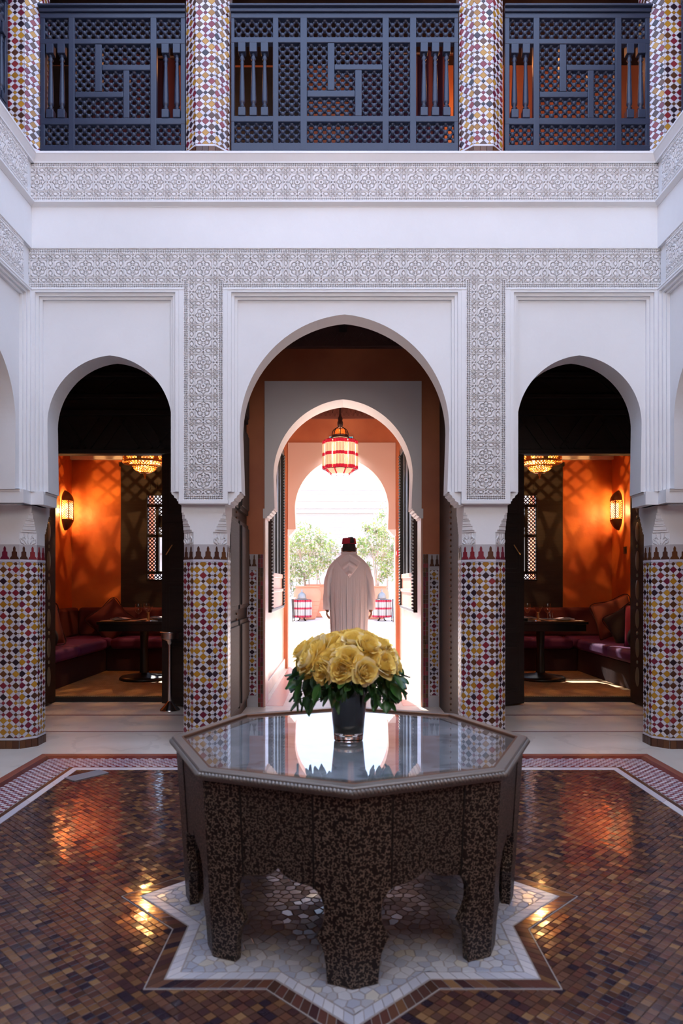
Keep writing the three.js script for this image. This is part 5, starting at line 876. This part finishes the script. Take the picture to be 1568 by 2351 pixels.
// ------------------------------------------------------------------ striped lanterns, exit sign, call point, garden things
{
  const cream = std(lin(0.46, 0.42, 0.40), 0.4), redG = std(lin(0.42, 0.012, 0.05), 0.35), iron = std(lin(0.05, 0.03, 0.028), 0.5, { metalness: 0.5 }), dull = std(lin(0.30, 0.28, 0.27), 0.4, { metalness: 0.8 });
  const creamOn = new THREE.MeshStandardMaterial({ color: lin(0.8, 0.7, 0.55), roughness: 0.4, emissive: lin(1, 0.66, 0.36), emissiveIntensity: 0.21 }), redOn = new THREE.MeshStandardMaterial({ color: lin(0.5, 0.01, 0.04), roughness: 0.4, emissive: lin(0.9, 0.015, 0.05), emissiveIntensity: 0.17 });
  // scalloped drum of upright glass strips in cream and red bands; R outer radius, h height, base at y = 0
  function striped(o, R, h, on) {
    const spots = []; for (let k = 0; k < 8; k++) for (let i = 0; i < 5; i++) { const a = k * PI / 4, u = (i - 2) / 2, bulge = 0.25 * R * sqrt(1 - u * u * 0.96), t = u * R * 0.345, n = R * 0.75 + bulge; spots.push([sin(a) * n + cos(a) * t, cos(a) * n - sin(a) * t]); }
    const band = (y0, y1, r) => spots.map(([x, z]) => cyl(r, r, (y1 - y0) * h, x, (y0 + y1) / 2 * h, z, 8));
    const r = R * 0.092;
    part('cream_glass', [...band(0.11, 0.455, r), ...band(0.565, 0.88, r)], on ? creamOn : cream, o);
    part('red_glass', [...band(0.0, 0.11, r * 1.03), ...band(0.455, 0.565, r * 1.03), ...band(0.88, 0.995, r * 1.03)], on ? redOn : redG, o);
    const bars = []; for (let k = 0; k < 8; k++) { const a = (k + 0.5) * PI / 4; bars.push(rod([sin(a) * R * 0.90, -0.02 * h, cos(a) * R * 0.90], [sin(a) * R * 0.90, 1.01 * h, cos(a) * R * 0.90], R * 0.02, 5)); }
    const loop = (y) => { const pts = spots.map(([x, z]) => V(x, y, z)); return new THREE.TubeGeometry(new THREE.CatmullRomCurve3(pts, true), 120, R * 0.034, 5, true); };
    part('liner', [cyl(R * 0.74, R * 0.74, h * 0.98, 0, h * 0.5, 0, 24, true)], on ? new THREE.MeshStandardMaterial({ color: lin(0.2, 0.09, 0.03), roughness: 0.7, emissive: lin(1, 0.4, 0.1), emissiveIntensity: 0.05 }) : std(lin(0.10, 0.09, 0.09), 0.6), o);
    part('iron_frame', [...bars, loop(0), loop(h)], iron, o);
  }
  // hall lantern
  const hz = -9.1, L = thing('hanging_lantern', 'lit red and cream striped glass lantern hanging in the hall', 'lamp', [-0.0265, 2.746, hz]); L.scale.setScalar(0.92);
  striped(L, 0.232, 0.40, true);
  part('lower_glass', [lathe([[0.125, -0.068], [0.165, -0.045], [0.20, 0.0]], 8).rotateY(PI / 8)], creamOn, L);
  part('lower_rib', [...Array(8).keys()].map((k) => { const a = (k + 0.5) * PI / 4 + PI / 8 * 0; return rod([sin(a) * 0.21, 0.0, cos(a) * 0.21], [sin(a) * 0.128, -0.068, cos(a) * 0.128], 0.011, 5); }), redOn, L);
  part('bottom_glass', [lathe([[0, -0.074], [0.128, -0.07]], 8)], std(lin(0.8, 0.7, 0.66), 0.3), L);
  part('upper_glass', [lathe([[0.20, 0.402], [0.115, 0.445]], 8)], creamOn, L);
  part('crown_ring', [new THREE.TorusGeometry(0.115, 0.014, 6, 32).rotateX(PI / 2).translate(0, 0.452, 0), new THREE.TorusGeometry(0.11, 0.008, 6, 32).rotateX(PI / 2).translate(0, 0.475, 0)], iron, L);
  part('crown_rib', [...Array(8).keys()].map((k) => { const a = k * PI / 4, c = (r, y) => [sin(a) * r, y, cos(a) * r]; return tube([c(0.108, 0.45), c(0.112, 0.50), c(0.095, 0.55), c(0.05, 0.585), c(0.015, 0.60)], 0.007, 14, 5); }), iron, L);
  part('amber_glass', [lathe([[0.10, 0.455], [0.103, 0.50], [0.087, 0.545], [0.045, 0.578]], 8)], phys(lin(0.6, 0.26, 0.08), 0.2, { transmission: 0.6, thickness: 0 }), L);
  part('stem', [lathe([[0.02, 0.595], [0.04, 0.62], [0.042, 0.66], [0.03, 0.69], [0.036, 0.72], [0.02, 0.75], [0.014, 0.79]], 14), rod([0, 0.78, 0], [0, 1.25, 0], 0.014, 8), lathe([[0.07, 1.25], [0.05, 1.22], [0.02, 1.20]], 16)], iron, L);
  lampLight(lin(1, 0.76, 0.58), 1.0, L.position.x, L.position.y + 0.62 - 0.41, hz, 2);
  part('bulb', [ball(0.03, 0, 0.21, 0, 10)], glow(lin(1, 0.7, 0.4), 6), L);
  // exit sign behind it, on the far wall
  const ex = thing('exit_sign', 'small blue-green emergency exit sign with a white pictogram above the garden arch', 'sign', [-0.01, 3.385, -10.49]);
  part('housing', [bx(0.36, 0.16, 0.045, 0, 0, 0.022, 0.005)], std(lin(0.6, 0.6, 0.6), 0.4), ex);
  part('face', [bx(0.335, 0.135, 0.004, 0, 0, 0.047)], new THREE.MeshStandardMaterial({ color: lin(0.02, 0.28, 0.36), roughness: 0.4, emissive: lin(0.05, 0.45, 0.62), emissiveIntensity: 0.14 }), ex);
  const man = [mv(new THREE.CylinderGeometry(0.012, 0.012, 0.003, 16).rotateX(PI / 2), 0.112, 0.036, 0.051), rod([0.108, 0.02, 0.051], [0.098, -0.012, 0.051], 0.010, 6), rod([0.098, -0.012, 0.051], [0.118, -0.046, 0.051], 0.007, 6), rod([0.098, -0.012, 0.051], [0.076, -0.04, 0.051], 0.007, 6), rod([0.108, 0.018, 0.051], [0.135, 0.006, 0.051], 0.005, 6), rod([0.105, 0.018, 0.051], [0.082, 0.0, 0.051], 0.005, 6)];
  part('pictogram', man, glow(lin(1, 1, 1), 0.16), ex);
  const rs = new THREE.SpotLight(lin(0.9, 0.95, 1), 2.0, 0, 1.2, 0.8, 2); rs.position.set(0, 3.30, -10.40); rs.target.position.set(0, 2.4, -10.5); scene.add(rs, rs.target);
  // fire call point
  const cp = thing('call_point', 'small red fire call point at the right end of the hall', 'alarm', [0.862, 1.722, -10.44], 0); part('box', [bx(0.05, 0.1, 0.09, -0.02, 0, 0, 0.006)], std(lin(0.5, 0.012, 0.02), 0.35), cp); part('button', [bx(0.01, 0.05, 0.05, -0.048, 0, 0, 0.004)], std(lin(0.7, 0.6, 0.6), 0.4), cp);
  // floor lanterns
  const floorLantern = (x, d, side) => { const o = thing('floor_lantern', `red and white striped floor lantern with domed lid, ${side} in the garden`, 'lantern', [x, 0, -d]);
    const bodyG = new THREE.Group(); bodyG.name = 'drum'; bodyG.position.y = 0.13; o.add(bodyG); striped(bodyG, 0.315, 0.60, false);
    part('foot', [0, 1, 2, 3].map((k) => { const a = k * PI / 2 + PI / 4; return tube([[sin(a) * 0.10, 0.13, cos(a) * 0.10], [sin(a) * 0.12, 0.05, cos(a) * 0.12], [sin(a) * 0.19, 0.01, cos(a) * 0.19]], 0.02, 10, 6); }), iron, o);
    part('lid', [lathe([[0.26, 0.735], [0.2, 0.765], [0.155, 0.775]], 24), lathe([[0.155, 0.775], [0.165, 0.80], [0.155, 0.80], [0.15, 0.86], [0.125, 0.93], [0.08, 0.975], [0.04, 0.995], [0.03, 1.03], [0.045, 1.05], [0.03, 1.075], [0.012, 1.10], [0, 1.14]], 20)], dull, o); };
  floorLantern(-1.332, 24.5, 'left'); floorLantern(1.455, 24.5, 'right');
  // potted trees
  const clay = std(lin(0.62, 0.27, 0.17), 0.8, { bumpMap: greyBump, bumpScale: 0.006 }), bark = std(lin(0.42, 0.33, 0.26), 0.9);
  const leafOne = join(grid(2, 3, (a, b) => { const u = a * 2 - 1; return [u * 0.022 * sin(PI * min(0.98, b + 0.06)), b * 0.085, 0.006 * u * u + 0.01 * b * b]; }));
  const leafMat = phys(0xffffff, 0.8, { transmission: 0.4, thickness: 0 });
  function pot(name, label, x, d, R, h) { const o = thing(name, label, 'pot', [x, 0, -d]); part('jar', [lathe([[0, 0], [R * 0.56, 0], [R * 0.62, h * 0.03], [R * 0.86, h * 0.35], [R, h * 0.66], [R * 0.97, h * 0.82], [R * 0.82, h * 0.93], [R * 0.80, h * 0.95], [R * 0.92, h * 0.965], [R * 0.94, h], [R * 0.84, h], [R * 0.74, h * 0.94], [R * 0.7, h * 0.9], [0, h * 0.9]], 40)], clay, o); part('ring', [0.2, 0.3, 0.42, 0.54].map((f) => new THREE.TorusGeometry(R * lerp(0.76, 0.965, (f - 0.2) / 0.36), 0.012, 5, 40).rotateX(PI / 2).translate(0, f * h, 0)), clay, o); part('soil', [lathe([[0, h * 0.905], [R * 0.7, h * 0.905]], 20)], std(lin(0.08, 0.05, 0.035), 0.9), o); return o; }
  function tree(label, x, d, base, cy, rx, ry, seed, n, tint, trunks) {
    const o = thing('potted_tree', label, 'tree', [x, base, -d]), r = rng(seed), g = [], tops = [];
    for (let i = 0; i < trunks; i++) { const a = r() * 6.28, q = [cos(a) * rx * 0.45 * r() + (i - trunks / 2) * 0.12, cy - base + ry * 0.3 * r(), sin(a) * rx * 0.4]; g.push(tube([[cos(a) * 0.08, 0, sin(a) * 0.08], [q[0] * 0.5, q[1] * 0.5, q[2] * 0.5], q], 0.02, 10, 5)); for (let k = 0; k < 5; k++) { const b = r() * 6.28, c = [q[0] + cos(b) * rx * 0.5, q[1] + (r() - 0.2) * ry * 0.7, q[2] + sin(b) * rx * 0.5]; g.push(rod([q[0] * 0.8, q[1] * 0.8, q[2] * 0.8], c, 0.008, 4)); } }
    part('trunk', g, bark, o);
    const inst = new THREE.InstancedMesh(leafOne, leafMat, n); inst.name = 'foliage'; inst.userData.kind = 'stuff'; inst.position.set(0, cy - base, 0); const m = new THREE.Matrix4(), e = new THREE.Euler(), clumps = [...Array(34)].map(() => { const a = r() * 6.28, b = Math.acos(2 * r() - 1), k = 0.45 + 0.55 * Math.cbrt(r()); return [sin(b) * cos(a) * rx * k, cos(b) * ry * k, sin(b) * sin(a) * rx * k, 0.14 + r() * 0.22]; });
    for (let i = 0; i < n; i++) { const c = clumps[(r() * clumps.length) | 0], a = r() * 6.28, b = Math.acos(2 * r() - 1), k = c[3] * Math.cbrt(r()); m.compose(V(c[0] + sin(b) * cos(a) * k, c[1] + cos(b) * k, c[2] + sin(b) * sin(a) * k), new THREE.Quaternion().setFromEuler(e.set(r() * 6, r() * 6, r() * 6)), V(1, 1, 1).multiplyScalar(0.8 + r() * 0.8)); inst.setMatrixAt(i, m); const q = r(); inst.setColorAt(i, q < tint ? lin(0.62, 0.54, 0.48) : lin(0.20 + 0.14 * r(), 0.28 + 0.14 * r(), 0.07 + 0.07 * r())); }
    o.add(inst); return o;
  }
  pot('terracotta_pot', 'large terracotta jar behind the left striped lantern in the garden', -1.20, 25.6, 0.50, 1.22); pot('terracotta_pot', 'second terracotta jar, half hidden beyond the left one', -0.92, 27.3, 0.48, 1.28); pot('terracotta_pot', 'large terracotta jar behind the right striped lantern in the garden', 1.30, 25.8, 0.50, 1.22);
  tree('bushy pale green tree growing in the near left terracotta jar', -1.20, 25.6, 1.10, 2.45, 0.85, 1.05, 5, 3400, 0.40, 3); tree('pale green tree in the second jar behind the left one', -0.82, 27.3, 1.15, 2.5, 0.6, 0.75, 7, 1600, 0.45, 3); tree('bushy pale green tree with bare stems growing in the right terracotta jar', 1.32, 25.8, 1.10, 2.45, 0.82, 1.05, 9, 3400, 0.38, 4);
  tree('tall pale tree at the right behind the garden jars', 1.95, 28.5, 0.0, 3.2, 0.55, 1.35, 15, 2000, 0.5, 2); tree('pale green tree at the left edge of the garden view', -2.2, 27.5, 0.0, 2.2, 0.8, 1.4, 19, 2000, 0.45, 2);
  // fountain bowl
  const fb = thing('fountain', 'low round pale stone fountain bowl half hidden behind the man', 'fountain', [0.03, 0, -20.9]);
  part('bowl', [lathe([[0, 0], [0.2, 0], [0.22, 0.03], [0.38, 0.12], [0.55, 0.28], [0.63, 0.42], [0.655, 0.445], [0.62, 0.455], [0.52, 0.35], [0.3, 0.22], [0, 0.2]], 48)], std(lin(0.70, 0.55, 0.47), 0.6), fb); part('water', [lathe([[0, 0.40], [0.58, 0.40]], 40)], phys(lin(0.5, 0.55, 0.55), 0.05), fb); part('spout', [lathe([[0.05, 0.2], [0.03, 0.5], [0.05, 0.53], [0, 0.55]], 14)], M.chrome, fb);
  // garden tables glimpsed at both edges
  for (const s of [-1, 1]) { const o = thing('garden_table', `thin dark-legged garden table at the ${s < 0 ? 'left' : 'right'} edge of the garden arch`, 'table', [s < 0 ? -1.92 : 2.12, 0, -23.9]); part('top', [bx(0.8, 0.04, 0.8, 0, 0.80, 0, 0.01)], std(lin(0.5, 0.47, 0.45), 0.6), o); for (const [a, b] of [[1, 1], [1, -1], [-1, 1], [-1, -1]]) part('leg', [rod([a * 0.34, 0, b * 0.34], [a * 0.3, 0.79, b * 0.3], 0.02, 6)], M.black, o); }
}
scene.traverse((o) => { if (o.isMesh) { o.castShadow = true; o.receiveShadow = true; } });
renderer.render(scene, camera);
